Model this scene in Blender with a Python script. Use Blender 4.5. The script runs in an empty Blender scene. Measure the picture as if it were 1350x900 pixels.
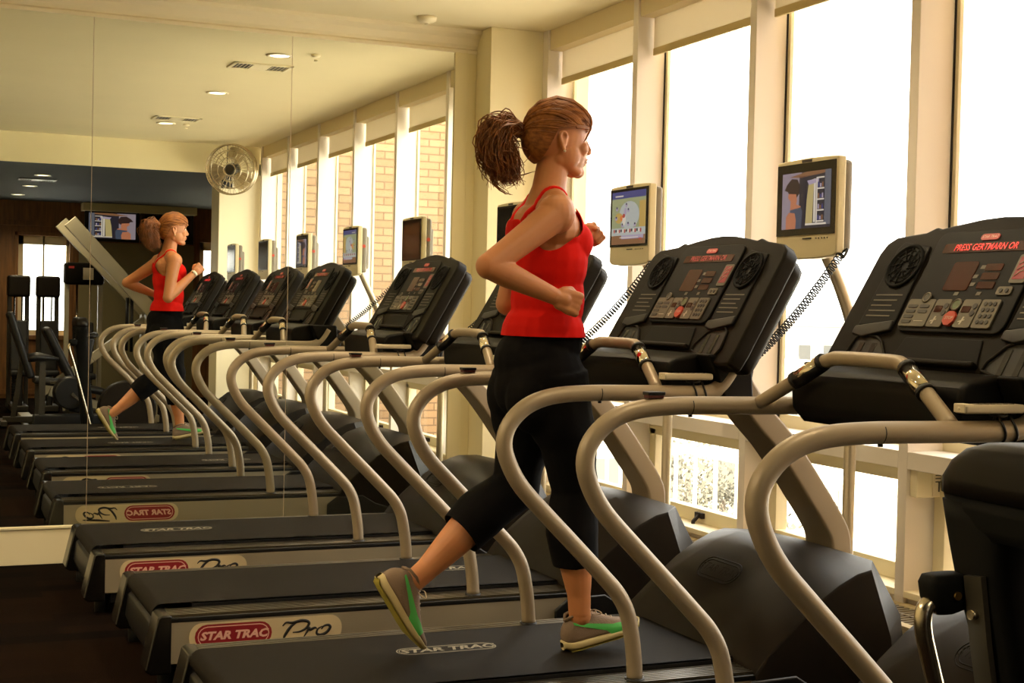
import bpy, bmesh, math, random
from mathutils import Vector, Matrix, noise
random.seed(7)
PI = math.pi
scene = bpy.context.scene
COL = scene.collection
V = Vector

# ------------------------------------------------------------------ materials
MATS = {}
def mat(name, color, rough=0.6, metal=0.0, noise_amt=0.0, noise_scale=8.0, bump=0.0, bump_scale=60.0,
        emit=None, emit_str=0.0, coat=0.0, sss=0.0, spec=0.5, stretch=None, color2=None):
    if name in MATS: return MATS[name]
    m = bpy.data.materials.new(name); m.use_nodes = True
    nt = m.node_tree; b = nt.nodes['Principled BSDF']
    c = (color[0], color[1], color[2], 1)
    b.inputs['Base Color'].default_value = c
    b.inputs['Roughness'].default_value = rough
    b.inputs['Metallic'].default_value = metal
    b.inputs['Specular IOR Level'].default_value = spec
    if coat: b.inputs['Coat Weight'].default_value = coat; b.inputs['Coat Roughness'].default_value = 0.15
    if sss:
        b.inputs['Subsurface Weight'].default_value = sss
        b.inputs['Subsurface Radius'].default_value = (0.02, 0.008, 0.004)
    if emit:
        b.inputs['Emission Color'].default_value = (emit[0], emit[1], emit[2], 1)
        b.inputs['Emission Strength'].default_value = emit_str
    if noise_amt or bump:
        tc = nt.nodes.new('ShaderNodeTexCoord'); mp = nt.nodes.new('ShaderNodeMapping')
        nt.links.new(tc.outputs['Object'], mp.inputs['Vector'])
        if stretch: mp.inputs['Scale'].default_value = stretch
        if noise_amt:
            n = nt.nodes.new('ShaderNodeTexNoise'); n.inputs['Scale'].default_value = noise_scale
            n.inputs['Detail'].default_value = 5
            nt.links.new(mp.outputs['Vector'], n.inputs['Vector'])
            r = nt.nodes.new('ShaderNodeValToRGB')
            r.color_ramp.elements[0].position = 0.3; r.color_ramp.elements[1].position = 0.7
            c2 = color2 or tuple(x * (1 - noise_amt) for x in color)
            r.color_ramp.elements[0].color = (c2[0], c2[1], c2[2], 1)
            r.color_ramp.elements[1].color = c
            nt.links.new(n.outputs['Fac'], r.inputs['Fac'])
            nt.links.new(r.outputs['Color'], b.inputs['Base Color'])
        if bump:
            n2 = nt.nodes.new('ShaderNodeTexNoise'); n2.inputs['Scale'].default_value = bump_scale
            n2.inputs['Detail'].default_value = 4
            nt.links.new(mp.outputs['Vector'], n2.inputs['Vector'])
            bp = nt.nodes.new('ShaderNodeBump'); bp.inputs['Strength'].default_value = bump
            bp.inputs['Distance'].default_value = 0.004
            nt.links.new(n2.outputs['Fac'], bp.inputs['Height'])
            nt.links.new(bp.outputs['Normal'], b.inputs['Normal'])
    MATS[name] = m
    return m

WALL = mat('cream wall paint', (0.80, 0.71, 0.44), 0.75, noise_amt=0.04, noise_scale=3)
CEIL = mat('ceiling paint', (0.82, 0.72, 0.46), 0.85, noise_amt=0.05, noise_scale=1.2)
DARKCEIL = mat('dark slate ceiling paint', (0.035, 0.045, 0.042), 0.8, noise_amt=0.1, noise_scale=2)
TRIM = mat('cream trim paint', (0.82, 0.73, 0.50), 0.5)
CASING = mat('cream casing paint', (0.74, 0.65, 0.38), 0.5)
FIN = mat('window frame paint', (0.80, 0.73, 0.65), 0.45)
FINEDGE = mat('window sash paint', (0.76, 0.68, 0.46), 0.5)
GASKET = mat('black gasket', (0.02, 0.012, 0.008), 0.7)
VAL = mat('blind valance fabric', (0.78, 0.66, 0.42), 0.8)
BLIND = mat('roller blind fabric', (0.82, 0.77, 0.62), 0.85, bump=0.2, bump_scale=400)
def _blindmix():
    nt = BLIND.node_tree; b = nt.nodes['Principled BSDF']; out = nt.nodes['Material Output']
    tl = nt.nodes.new('ShaderNodeBsdfTranslucent'); tl.inputs['Color'].default_value = (.62, .56, .46, 1)
    mx = nt.nodes.new('ShaderNodeMixShader'); mx.inputs['Fac'].default_value = .45
    nt.links.new(b.outputs['BSDF'], mx.inputs[1]); nt.links.new(tl.outputs['BSDF'], mx.inputs[2]); nt.links.new(mx.outputs['Shader'], out.inputs['Surface'])
_blindmix()
BLINDBAR = mat('roller blind hem', (0.55, 0.43, 0.20), 0.7)
RAILM = mat('taupe powder coated steel', (0.36, 0.285, 0.19), 0.42, metal=0.25, bump=0.05, bump_scale=500, spec=0.5)
SILVER = mat('brushed silver side panel', (0.34, 0.29, 0.205), 0.45, metal=0.3, bump=0.1, bump_scale=60, stretch=(1, 8, 8))
ALU = mat('ribbed aluminium', (0.11, 0.09, 0.058), 0.30, metal=0.85)
CAPM = mat('glossy black end cap', (0.006, 0.005, 0.004), 0.22, spec=.6)
VENTM = mat('matt black vent', (0.004, 0.004, 0.003), 0.7, spec=.15)
PLASTIC = mat('charcoal plastic', (0.0125, 0.0088, 0.005), 0.42, spec=.15, noise_amt=0.1, noise_scale=20, bump=0.12, bump_scale=900)
PLASTIC2 = mat('dark grey console plastic', (0.0098, 0.0074, 0.0042), 0.5, spec=.10, bump=0.1, bump_scale=900)
PLASTIC3 = mat('console recess plastic', (0.0048, 0.004, 0.0028), 0.5, spec=.14)
BLACK = mat('black plastic', (0.004, 0.0035, 0.003), 0.4)
RUBBER = mat('black rubber', (0.004, 0.0035, 0.003), 0.7)
BELT = mat('black running belt', (0.0095, 0.0066, 0.0036), 0.6, spec=.08, noise_amt=0.35, noise_scale=6, bump=0.25, bump_scale=700, stretch=(0.5, 6, 1))
CHROME = mat('chrome', (0.75, 0.66, 0.50), 0.12, metal=1.0)
STEEL = mat('satin steel', (0.62, 0.54, 0.40), 0.25, metal=1.0)
KEYS = mat('grey keypad overlay', (0.13, 0.11, 0.075), 0.5)
KEYDK = mat('dark key print', (0.045, 0.038, 0.03), 0.5)
KEYLT = mat('light key print', (0.55, 0.50, 0.40), 0.5)
LEDDK = mat('dark red display glass', (0.05, 0.006, 0.005), 0.15)
LED = mat('red led segments', (0.5, 0.02, 0.02), 0.4, emit=(1.0, 0.02, 0.02), emit_str=0.42)
REDBTN = mat('red stop key', (0.50, 0.06, 0.03), 0.4)
GRNBTN = mat('green start ring', (0.12, 0.16, 0.07), 0.4)
REDPILL = mat('red brand pill', (0.48, 0.03, 0.025), 0.4)
REDLOGO = mat('dark red badge ink', (0.27, 0.010, 0.018), 0.4)
PINKLOGO = mat('pale badge line', (0.80, 0.45, 0.36), 0.4)
BADGE = mat('cream badge sticker', (0.62, 0.50, 0.30), 0.4)
INK = mat('black ink', (0.012, 0.010, 0.010), 0.4)
BELTLOGO = mat('pale belt print', (0.30, 0.265, 0.19), 0.6)
REDTAB = mat('dark red magnet tab', (0.10, 0.018, 0.012), 0.5)
REMOTE = mat('silver remote plastic', (0.55, 0.48, 0.34), 0.35, metal=0.2)
TVCASE = mat('champagne television plastic', (0.60, 0.52, 0.32), 0.4, metal=0.1)
TVBACK = mat('grey television back', (0.20, 0.17, 0.12), 0.5)
TVBLK = mat('television screen surround', (0.015, 0.011, 0.009), 0.25)
POLE = mat('television pole steel', (0.50, 0.43, 0.30), 0.35, metal=0.5)
WOOD = mat('brown wood panelling', (0.30, 0.13, 0.035), 0.5, noise_amt=0.45, noise_scale=5, stretch=(6, 6, 0.6))
OLIVE = mat('olive mirror backed panel', (0.26, 0.22, 0.11), 0.3)
PADBLK = mat('black upholstery vinyl', (0.012, 0.011, 0.010), 0.45)
MACH = mat('cream machine frame paint', (0.45, 0.40, 0.28), 0.4)
MACHG = mat('grey machine frame paint', (0.05, 0.043, 0.03), 0.4, metal=0.3)
CONV = mat('convector cover paint', (0.52, 0.42, 0.24), 0.5)
GRILLE = mat('convector grille', (0.20, 0.16, 0.10), 0.5)
SKIN = mat('skin', (0.56, 0.225, 0.085), 0.50, noise_amt=0.10, noise_scale=9, sss=0.15)
LIPS = mat('lips', (0.40, 0.10, 0.06), 0.45)
EYEW = mat('eye white', (0.7, 0.65, 0.6), 0.3)
IRIS = mat('dark iris', (0.02, 0.015, 0.01), 0.2)
RED = mat('red stretch jersey', (0.74, 0.011, 0.006), 0.8, spec=.1, noise_amt=0.18, noise_scale=5, bump=0.3, bump_scale=35)
PANTS = mat('black stretch jersey', (0.0030, 0.0026, 0.0028), 0.85, spec=.12, bump=0.3, bump_scale=30)
HAIR = mat('auburn hair', (0.40, 0.145, 0.030), 0.55, noise_amt=0.75, noise_scale=14, stretch=(1.0, 5, 5), color2=(0.13, 0.038, 0.008), spec=0.35)
HAIRT = mat('dark ponytail hair', (0.33, 0.11, 0.022), 0.40, noise_amt=0.7, noise_scale=25, spec=0.4)
SHOE = mat('grey brown running mesh', (0.20, 0.135, 0.085), 0.8, bump=0.4, bump_scale=250)
SOLE = mat('pale sole foam', (0.52, 0.42, 0.20), 0.7)
SOLEY = mat('yellow outsole', (0.30, 0.24, 0.02), 0.7)
GREEN = mat('bright green stripe', (0.06, 0.42, 0.07), 0.5)
LACE = mat('pale lace', (0.42, 0.33, 0.22), 0.8)
WHITE = mat('white enamel', (0.75, 0.66, 0.48), 0.4)

def node_mat(name, build):
    m = bpy.data.materials.new(name); m.use_nodes = True
    nt = m.node_tree; build(nt, nt.nodes['Principled BSDF'], nt.nodes['Material Output'])
    MATS[name] = m; return m

def _carpet(nt, b, out):
    L = nt.links.new; N = nt.nodes.new
    tc = N('ShaderNodeTexCoord'); br = N('ShaderNodeTexBrick')
    br.inputs['Scale'].default_value = 1.0; br.inputs['Brick Width'].default_value = 0.62
    br.inputs['Row Height'].default_value = 0.13; br.inputs['Mortar Size'].default_value = 0.0
    br.inputs['Color1'].default_value = (0.0035, 0.0023, 0.0015, 1); br.inputs['Color2'].default_value = (0.015, 0.0068, 0.003, 1)
    br.inputs['Mortar'].default_value = (0.02, 0.012, 0.007, 1)
    L(tc.outputs['Object'], br.inputs['Vector'])
    n = N('ShaderNodeTexNoise'); n.inputs['Scale'].default_value = 220; n.inputs['Detail'].default_value = 3
    L(tc.outputs['Object'], n.inputs['Vector'])
    mx = N('ShaderNodeMix'); mx.data_type = 'RGBA'; mx.blend_type = 'MULTIPLY'; mx.inputs[0].default_value = 0.6
    L(br.outputs['Color'], mx.inputs[6]); L(n.outputs['Color'], mx.inputs[7]); L(mx.outputs[2], b.inputs['Base Color'])
    b.inputs['Roughness'].default_value = 1.0; b.inputs['Specular IOR Level'].default_value = .03
    bp = N('ShaderNodeBump'); bp.inputs['Strength'].default_value = 0.5; bp.inputs['Distance'].default_value = 0.004
    L(n.outputs['Fac'], bp.inputs['Height']); L(bp.outputs['Normal'], b.inputs['Normal'])
CARPET = node_mat('dark patterned carpet', _carpet)
def _brick(nt, b, out):
    L = nt.links.new; N = nt.nodes.new
    tc = N('ShaderNodeTexCoord'); mp = N('ShaderNodeMapping'); mp.inputs['Rotation'].default_value = (PI / 2, 0, 0)
    br = N('ShaderNodeTexBrick'); br.inputs['Scale'].default_value = 1.0
    br.inputs['Brick Width'].default_value = 0.25; br.inputs['Row Height'].default_value = 0.082
    br.inputs['Mortar Size'].default_value = 0.008
    br.inputs['Color1'].default_value = (0.34, 0.205, 0.105, 1); br.inputs['Color2'].default_value = (0.25, 0.145, 0.07, 1)
    br.inputs['Mortar'].default_value = (0.15, 0.085, 0.04, 1)
    L(tc.outputs['Object'], mp.inputs['Vector']); L(mp.outputs['Vector'], br.inputs['Vector'])
    L(br.outputs['Color'], b.inputs['Base Color']); b.inputs['Roughness'].default_value = 0.9
BRICK = node_mat('tan brick masonry', _brick)
def _glass(nt, b, out):
    L = nt.links.new; N = nt.nodes.new
    tr = N('ShaderNodeBsdfTransparent'); tr.inputs['Color'].default_value = (0.97, 0.98, 0.97, 1)
    gl = N('ShaderNodeBsdfGlossy'); gl.inputs['Roughness'].default_value = 0.0
    lw = N('ShaderNodeLayerWeight'); pw = N('ShaderNodeMath'); pw.operation = 'POWER'; pw.inputs[1].default_value = 5
    L(lw.outputs['Facing'], pw.inputs[0]); fr = N('ShaderNodeMath'); fr.operation = 'MULTIPLY_ADD'; fr.inputs[1].default_value = .2; fr.inputs[2].default_value = .02
    L(pw.outputs[0], fr.inputs[0])
    mx = N('ShaderNodeMixShader')
    L(fr.outputs[0], mx.inputs['Fac']); L(tr.outputs['BSDF'], mx.inputs[1]); L(gl.outputs['BSDF'], mx.inputs[2])
    L(mx.outputs['Shader'], out.inputs['Surface'])
GLASS = node_mat('clear window glass', _glass)
def _mirror(nt, b, out):
    b.inputs['Base Color'].default_value = (0.90, 0.92, 0.86, 1)
    b.inputs['Metallic'].default_value = 1.0; b.inputs['Roughness'].default_value = 0.0
MIRROR = node_mat('silvered mirror glass', _mirror)
SEAM = mat('mirror edge seam', (0.55, 0.42, 0.28), 0.3, metal=0.4)

# ------------------------------------------------------------------ mesh builder
class MB:
    """collects vertices / faces (with a material slot per face) and links them as ONE mesh"""
    def __init__(s): s.v = []; s.f = []; s.m = []; s.sm = []; s.cur = 0; s.smooth = False
    def add(s, vs, fs, smooth=None):
        o = len(s.v); s.v += [tuple(p) for p in vs]
        for f in fs:
            s.f.append([i + o for i in f]); s.m.append(s.cur); s.sm.append(s.smooth if smooth is None else smooth)
    def box(s, a, b):
        x0, y0, z0 = a; x1, y1, z1 = b
        x0, x1 = min(x0, x1), max(x0, x1); y0, y1 = min(y0, y1), max(y0, y1); z0, z1 = min(z0, z1), max(z0, z1)
        s.add([(x0, y0, z0), (x1, y0, z0), (x1, y1, z0), (x0, y1, z0), (x0, y0, z1), (x1, y0, z1), (x1, y1, z1), (x0, y1, z1)],
              [(0, 3, 2, 1), (4, 5, 6, 7), (0, 1, 5, 4), (1, 2, 6, 5), (2, 3, 7, 6), (3, 0, 4, 7)], False)
    def tube(s, pts, r, n=14, caps=True, flat=1.0, up=None, smooth=True):
        pts = [V(p) for p in pts]
        rs = r if isinstance(r, (list, tuple)) else [r] * len(pts)
        t0 = (pts[1] - pts[0]).normalized()
        a = V(up) if up else (V((0, 0, 1)) if abs(t0.z) < 0.9 else V((0, 1, 0)))
        u = (a - t0 * a.dot(t0)).normalized(); vs = []; fs = []
        for i, p in enumerate(pts):
            t = (pts[min(i + 1, len(pts) - 1)] - pts[max(i - 1, 0)])
            t = t.normalized() if t.length > 1e-9 else t0
            u = (u - t * u.dot(t))
            u = u.normalized() if u.length > 1e-6 else t.orthogonal().normalized()
            w = t.cross(u)
            for k in range(n):
                an = 2 * PI * k / n
                vs.append(p + (u * math.cos(an) * flat + w * math.sin(an)) * rs[i])
        for i in range(len(pts) - 1):
            for k in range(n):
                fs.append((i * n + k, i * n + (k + 1) % n, (i + 1) * n + (k + 1) % n, (i + 1) * n + k))
        s.add(vs, fs, smooth)
        if caps:
            o = len(s.v) - len(vs)
            s.f.append([o + k for k in range(n)][::-1]); s.m.append(s.cur); s.sm.append(False)
            s.f.append([o + (len(pts) - 1) * n + k for k in range(n)]); s.m.append(s.cur); s.sm.append(False)
    def cyl(s, a, b, r, n=20, r2=None): s.tube([a, b], [r, r if r2 is None else r2], n)
    def bar(s, pts, w, h, up=(0, 1, 0)):
        """rectangular bar along pts: w along `up`, h across"""
        pts = [V(p) for p in pts]; vs = []; fs = []
        for i, p in enumerate(pts):
            t = (pts[min(i + 1, len(pts) - 1)] - pts[max(i - 1, 0)]).normalized()
            u = (V(up) - t * V(up).dot(t)).normalized(); q = t.cross(u)
            for a, b in ((-1, -1), (1, -1), (1, 1), (-1, 1)):
                vs.append(p + u * (w / 2 * a) + q * (h / 2 * b))
        for i in range(len(pts) - 1):
            for k in range(4):
                fs.append((i * 4 + k, i * 4 + (k + 1) % 4, i * 4 + 4 + (k + 1) % 4, i * 4 + 4 + k))
        n = len(vs); fs += [(3, 2, 1, 0), (n - 4, n - 3, n - 2, n - 1)]
        s.add(vs, fs, False)
    def prism(s, poly, fn, d0, d1):
        """poly: list of (a,b); fn(a,b,d) -> point; extruded between depths d0 and d1"""
        n = len(poly)
        vs = [fn(a, b, d0) for a, b in poly] + [fn(a, b, d1) for a, b in poly]
        fs = [list(range(n))[::-1], list(range(n, 2 * n))] + [(i, (i + 1) % n, n + (i + 1) % n, n + i) for i in range(n)]
        s.add(vs, fs, False)
    def grid(s, rows, closed_u=False, smooth=True, caps=False):
        n = len(rows[0]); vs = [p for r in rows for p in r]; fs = []
        for i in range(len(rows) - 1):
            for k in range(n if closed_u else n - 1):
                fs.append((i * n + k, i * n + (k + 1) % n, (i + 1) * n + (k + 1) % n, (i + 1) * n + k))
        if caps: fs += [list(range(n))[::-1], [(len(rows) - 1) * n + k for k in range(n)]]
        s.add(vs, fs, smooth)
    def ellipsoid(s, c, r, M=None, nu=20, nv=12):
        rows = []
        for i in range(nv + 1):
            ph = PI * i / nv; row = []
            for k in range(nu):
                th = 2 * PI * k / nu
                p = V((r[0] * math.sin(ph) * math.cos(th), r[1] * math.sin(ph) * math.sin(th), r[2] * math.cos(ph)))
                if M: p = M @ p
                row.append(V(c) + p)
            rows.append(row)
        s.grid(rows, True)
    def capsule(s, a, b, ra, rb, n=18, flat=1.0, up=None):
        a = V(a); b = V(b); d = (b - a).normalized(); pts = []; rs = []
        for i in range(6):
            t = PI / 2 * i / 5; pts.append(a - d * ra * math.cos(t)); rs.append(max(ra * math.sin(t), 1e-4))
        for i in range(6):
            t = PI / 2 * (1 - i / 5); pts.append(b + d * rb * math.cos(t)); rs.append(max(rb * math.sin(t), 1e-4))
        s.tube(pts, rs, n, True, flat, up)
    def build(s, name, mats, parent=None, org=None, bevel=0.0, bevel_seg=2, sub=0):
        me = bpy.data.meshes.new(name)
        o0 = V(org) if org else V((0, 0, 0))
        me.from_pydata([tuple(V(p) - o0) for p in s.v], [], s.f)
        if not isinstance(mats, (list, tuple)): mats = [mats]
        for m in mats: me.materials.append(m)
        for p, mi, sm in zip(me.polygons, s.m, s.sm): p.material_index = mi; p.use_smooth = sm
        me.update()
        bm = bmesh.new(); bm.from_mesh(me); bmesh.ops.recalc_face_normals(bm, faces=bm.faces); bm.to_mesh(me); bm.free()
        o = bpy.data.objects.new(name, me); COL.objects.link(o)
        if parent: o.parent = parent
        if bevel:
            md = o.modifiers.new('bevel', 'BEVEL'); md.width = bevel; md.segments = bevel_seg; md.limit_method = 'ANGLE'; md.angle_limit = math.radians(40)
            for p in me.polygons: p.use_smooth = True
            md2 = o.modifiers.new('wn', 'WEIGHTED_NORMAL'); md2.keep_sharp = True
        if sub:
            md = o.modifiers.new('sub', 'SUBSURF'); md.levels = sub; md.render_levels = sub
        return o

def smooth_path(pts, n=6):
    pts = [V(p) for p in pts]; out = []
    P = [pts[0] * 2 - pts[1]] + pts + [pts[-1] * 2 - pts[-2]]
    for i in range(1, len(P) - 2):
        for k in range(n):
            t = k / n; a, b, c, d = P[i - 1], P[i], P[i + 1], P[i + 2]
            out.append(0.5 * ((2 * b) + (c - a) * t + (2 * a - 5 * b + 4 * c - d) * t * t + (-a + 3 * b - 3 * c + d) * t ** 3))
    out.append(pts[-1]); return out

def tag(o, label=None, cat=None, group=None, kind=None):
    if label: o['label'] = label
    if cat: o['category'] = cat
    if group: o['group'] = group
    if kind: o['kind'] = kind
    return o
def empty(name, loc, label=None, cat=None, group=None):
    o = bpy.data.objects.new(name, None); COL.objects.link(o); o.location = loc
    o.empty_display_size = 0.1
    return tag(o, label, cat, group)
def structure(name, mb, m, bevel=0.0):
    o = mb.build(name, m, bevel=bevel); o['kind'] = 'structure'; return o
def kids(o): return [c for c in bpy.data.objects if c.parent == o]
def copy_tree(o, parent=None):
    c = o.copy(); COL.objects.link(c)
    if parent: c.parent = parent
    for ch in kids(o): copy_tree(ch, c)
    return c

def text_mesh(body, size, fn, extrude=0.0008, shear=0.0, align='CENTER', scale_x=1.0, offset=0.0):
    """flat lettering as (verts, faces); fn maps (a, b, depth) to a point"""
    cu = bpy.data.curves.new('t', 'FONT'); cu.body = body; cu.size = size; cu.shear = shear
    cu.align_x = align; cu.align_y = 'CENTER'; cu.resolution_u = 2; cu.offset = offset
    o = bpy.data.objects.new('t', cu); COL.objects.link(o)
    bpy.context.view_layer.update()
    me = o.evaluated_get(bpy.context.evaluated_depsgraph_get()).to_mesh()
    vs = [fn(v.co.x * scale_x, v.co.y, extrude) for v in me.vertices]; fs = [list(p.vertices) for p in me.polygons]
    o.to_mesh_clear(); bpy.data.objects.remove(o); bpy.data.curves.remove(cu)
    return vs, fs

def capsule_poly(x0, x1, y0, y1, n=8):
    r = (y1 - y0) / 2; cy = (y0 + y1) / 2; pts = []
    for i in range(n + 1):
        a = PI / 2 + PI * i / n; pts.append((x0 + r + r * math.cos(a), cy + r * math.sin(a)))
    for i in range(n + 1):
        a = -PI / 2 + PI * i / n; pts.append((x1 - r + r * math.cos(a), cy + r * math.sin(a)))
    return pts
def rrect(x0, x1, y0, y1, r, n=4):
    pts = []
    for cx, cy, a0 in ((x1 - r, y1 - r, 0), (x0 + r, y1 - r, PI / 2), (x0 + r, y0 + r, PI), (x1 - r, y0 + r, 1.5 * PI)):
        for i in range(n + 1): a = a0 + PI / 2 * i / n; pts.append((cx + r * math.cos(a), cy + r * math.sin(a)))
    return pts
def circ(cx, cy, r, n=24, ry=None): return [(cx + r * math.cos(2 * PI * i / n), cy + (ry or r) * math.sin(2 * PI * i / n)) for i in range(n)]

# ------------------------------------------------------------------ room
YM = 7.739; XW = 3.38; ZC = 2.98; YB = 0.85; ZB = 2.69; XL = -2.6; YR = -5.0; XR = 4.9
FY = [0.94, 2.025, 3.11, 4.195, 5.28, 6.366]      # near edge of each window fin
def bx(*ab):
    m = MB()
    for i in range(0, len(ab), 2): m.box(ab[i], ab[i + 1])
    return m
structure('floor', bx((XL - .2, YR - .2, -0.1), (XR + .2, YM + .2, 0.0)), CARPET)
structure('ceiling', bx((XL - .2, YB, ZC), (XW + .4, YM + .2, ZC + .12)), CEIL)
structure('ceiling', bx((XL - .2, YR - .2, ZB), (XR + .2, YB - .32, ZB + .12), (XL - .2, YB - .32, ZB), (XW + .22, YB, ZB + .12)), DARKCEIL)
structure('trim_bulkhead', bx((XL - .2, YB, ZB), (XW, YB + .03, ZC), (XW, YB, ZC), (XW + .4, YB + .03, ZC + .1)), WALL)
structure('wall_left', bx((XL - .15, YR, 0), (XL, YM, ZC)), WALL)
structure('wall_far', bx((XL, YM + .012, 0), (XW + .25, YM + .16, ZC)), WALL)
# pillar beside the mirror
structure('wall_pillar', bx((3.055, 7.52, 0), (XW + .3, YM + .012, ZC)), WALL, 0.004)
structure('wall_column', bx((2.97, 0.50, 0), (XW + .02, YB + .03, ZB)), TRIM, 0.004)
structure('wall_back_right', bx((XW, YB - .22, -1), (XW + .25, YB, ZC + .1)), WALL)
structure('wall_right_rear', bx((XR, YR, 0), (XR + .15, YB - .2, ZB)), WOOD)
# back wall with two window openings (X 1.52..2.07 and 3.95..4.5, z .88..2.2)
m = bx((XL, YR - .15, 0), (1.45, YR, ZB), (1.45, YR - .15, 0), (2.12, YR, .86), (1.45, YR - .15, 2.22), (2.12, YR, ZB),
       (2.12, YR - .15, 0), (3.90, YR, ZB), (3.90, YR - .15, 0), (4.6, YR, .86), (3.90, YR - .15, 2.22), (4.6, YR, ZB), (4.6, YR - .15, 0), (XR, YR, ZB))
structure('wall_back', m, WOOD)
for i, (a, b) in enumerate(((1.45, 2.12), (3.90, 4.6))):
    m = bx((a - .05, YR, .84), (a, YR + .03, 2.27), (b, YR, .84), (b + .05, YR + .03, 2.27), (a - .05, YR, 2.22), (b + .05, YR + .03, 2.27), (a - .05, YR, .80), (b + .05, YR + .05, .86))
    w = structure('window_%d' % (7 + i), m, WOOD, 0.004)
    f = MB()
    for q in ((a, a + .07), (b - .04, b), ((a + b) / 2 - .012, (a + b) / 2 + .012)): f.box((q[0], YR - .10, .86), (q[1], YR - .05, 2.22))
    f.box((a, YR - .10, 2.10), (b, YR - .05, 2.22)); f.box((a, YR - .10, .86), (b, YR - .05, .93))
    f.build('window_sash', TRIM, w)
    bx((a, YR - .09, .86), (b, YR - .085, 2.22)).build('window_pane', GLASS, w)
# panel frames on the back wall and the pale soffit above the televisions
m = MB()
for x in (-2.0, -1.2, -.4, .4, 1.1, 2.17, 3.82): m.box((x, YR, .05), (x + .07, YR + .02, ZB - .1))
for z in (.05, 2.35): m.box((XL, YR, z), (2.2, YR + .018, z + .07))
structure('trim_1', m, WOOD, 0.003)
structure('trim_2', bx((2.24, YR, 0.1), (3.82, YR + .01, 2.16)), OLIVE)
structure('trim_3', bx((2.26, YR, 2.58), (3.80, YR + .30, ZB - .005)), WALL)

# baseboard and crown under / over the mirror
structure('baseboard_far', bx((XL, YM - .006, 0), (3.055, YM + .012, .185), (XL, YM - .016, .185), (2.92, YM + .012, .198)), TRIM, 0.002)
m = MB()
prof = [(0.0, 2.855), (.018, 2.855), (.022, 2.872), (.012, 2.882), (.03, 2.900), (.05, 2.935), (.085, 2.958), (.09, 2.98), (0, 2.98)]
m.prism([(-a, z) for a, z in prof], lambda a, b, d: (d, YM + .012 + a, b), XL, 3.055)
structure('trim_crown', m, TRIM)
# casing strip at the mirror's right edge
structure('trim_casing', bx((2.92, YM - .012, .198), (3.0, YM + .012, 2.855), (3.0, YM - .003, .198), (3.055, YM + .012, 2.855)), CASING, 0.002)

# mirror panels
edges = [XL, -1.2, -0.15, 0.906, 1.963, 2.92]
mlab = ['wall mirror panel at the far left end of the wall', 'wall mirror panel second from the left', 'wall mirror panel left of the first visible seam',
        'middle wall mirror panel reflecting the runner from behind', 'rightmost wall mirror panel reflecting the row of windows and treadmill consoles']
mlab = ['frameless wall mirror panel out past the left edge', 'frameless wall mirror panel well left of the runner reflection', 'leftmost wall mirror panel in view reflecting a dark window and gym machines',
        'middle wall mirror panel reflecting the runner in the red top', 'rightmost wall mirror panel reflecting the row of tall windows and treadmill consoles']
for i in range(2, 5):
    m = bx((edges[i] + .0015, YM, .198), (edges[i + 1] - .0015, YM + .008, 2.856))
    o = m.build('wall_mirror', MIRROR)
    tag(o, mlab[i], 'mirror', 'wall mirror panels')
structure('trim_seams', bx((.9045, YM - .0005, .198), (.9075, YM + .010, 2.856), (1.9615, YM - .0005, .198), (1.9645, YM + .010, 2.856)), SEAM)

# ------------------------------------------------------------------ window wall
zt_led = .90
ends = FY + [7.452]
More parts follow.
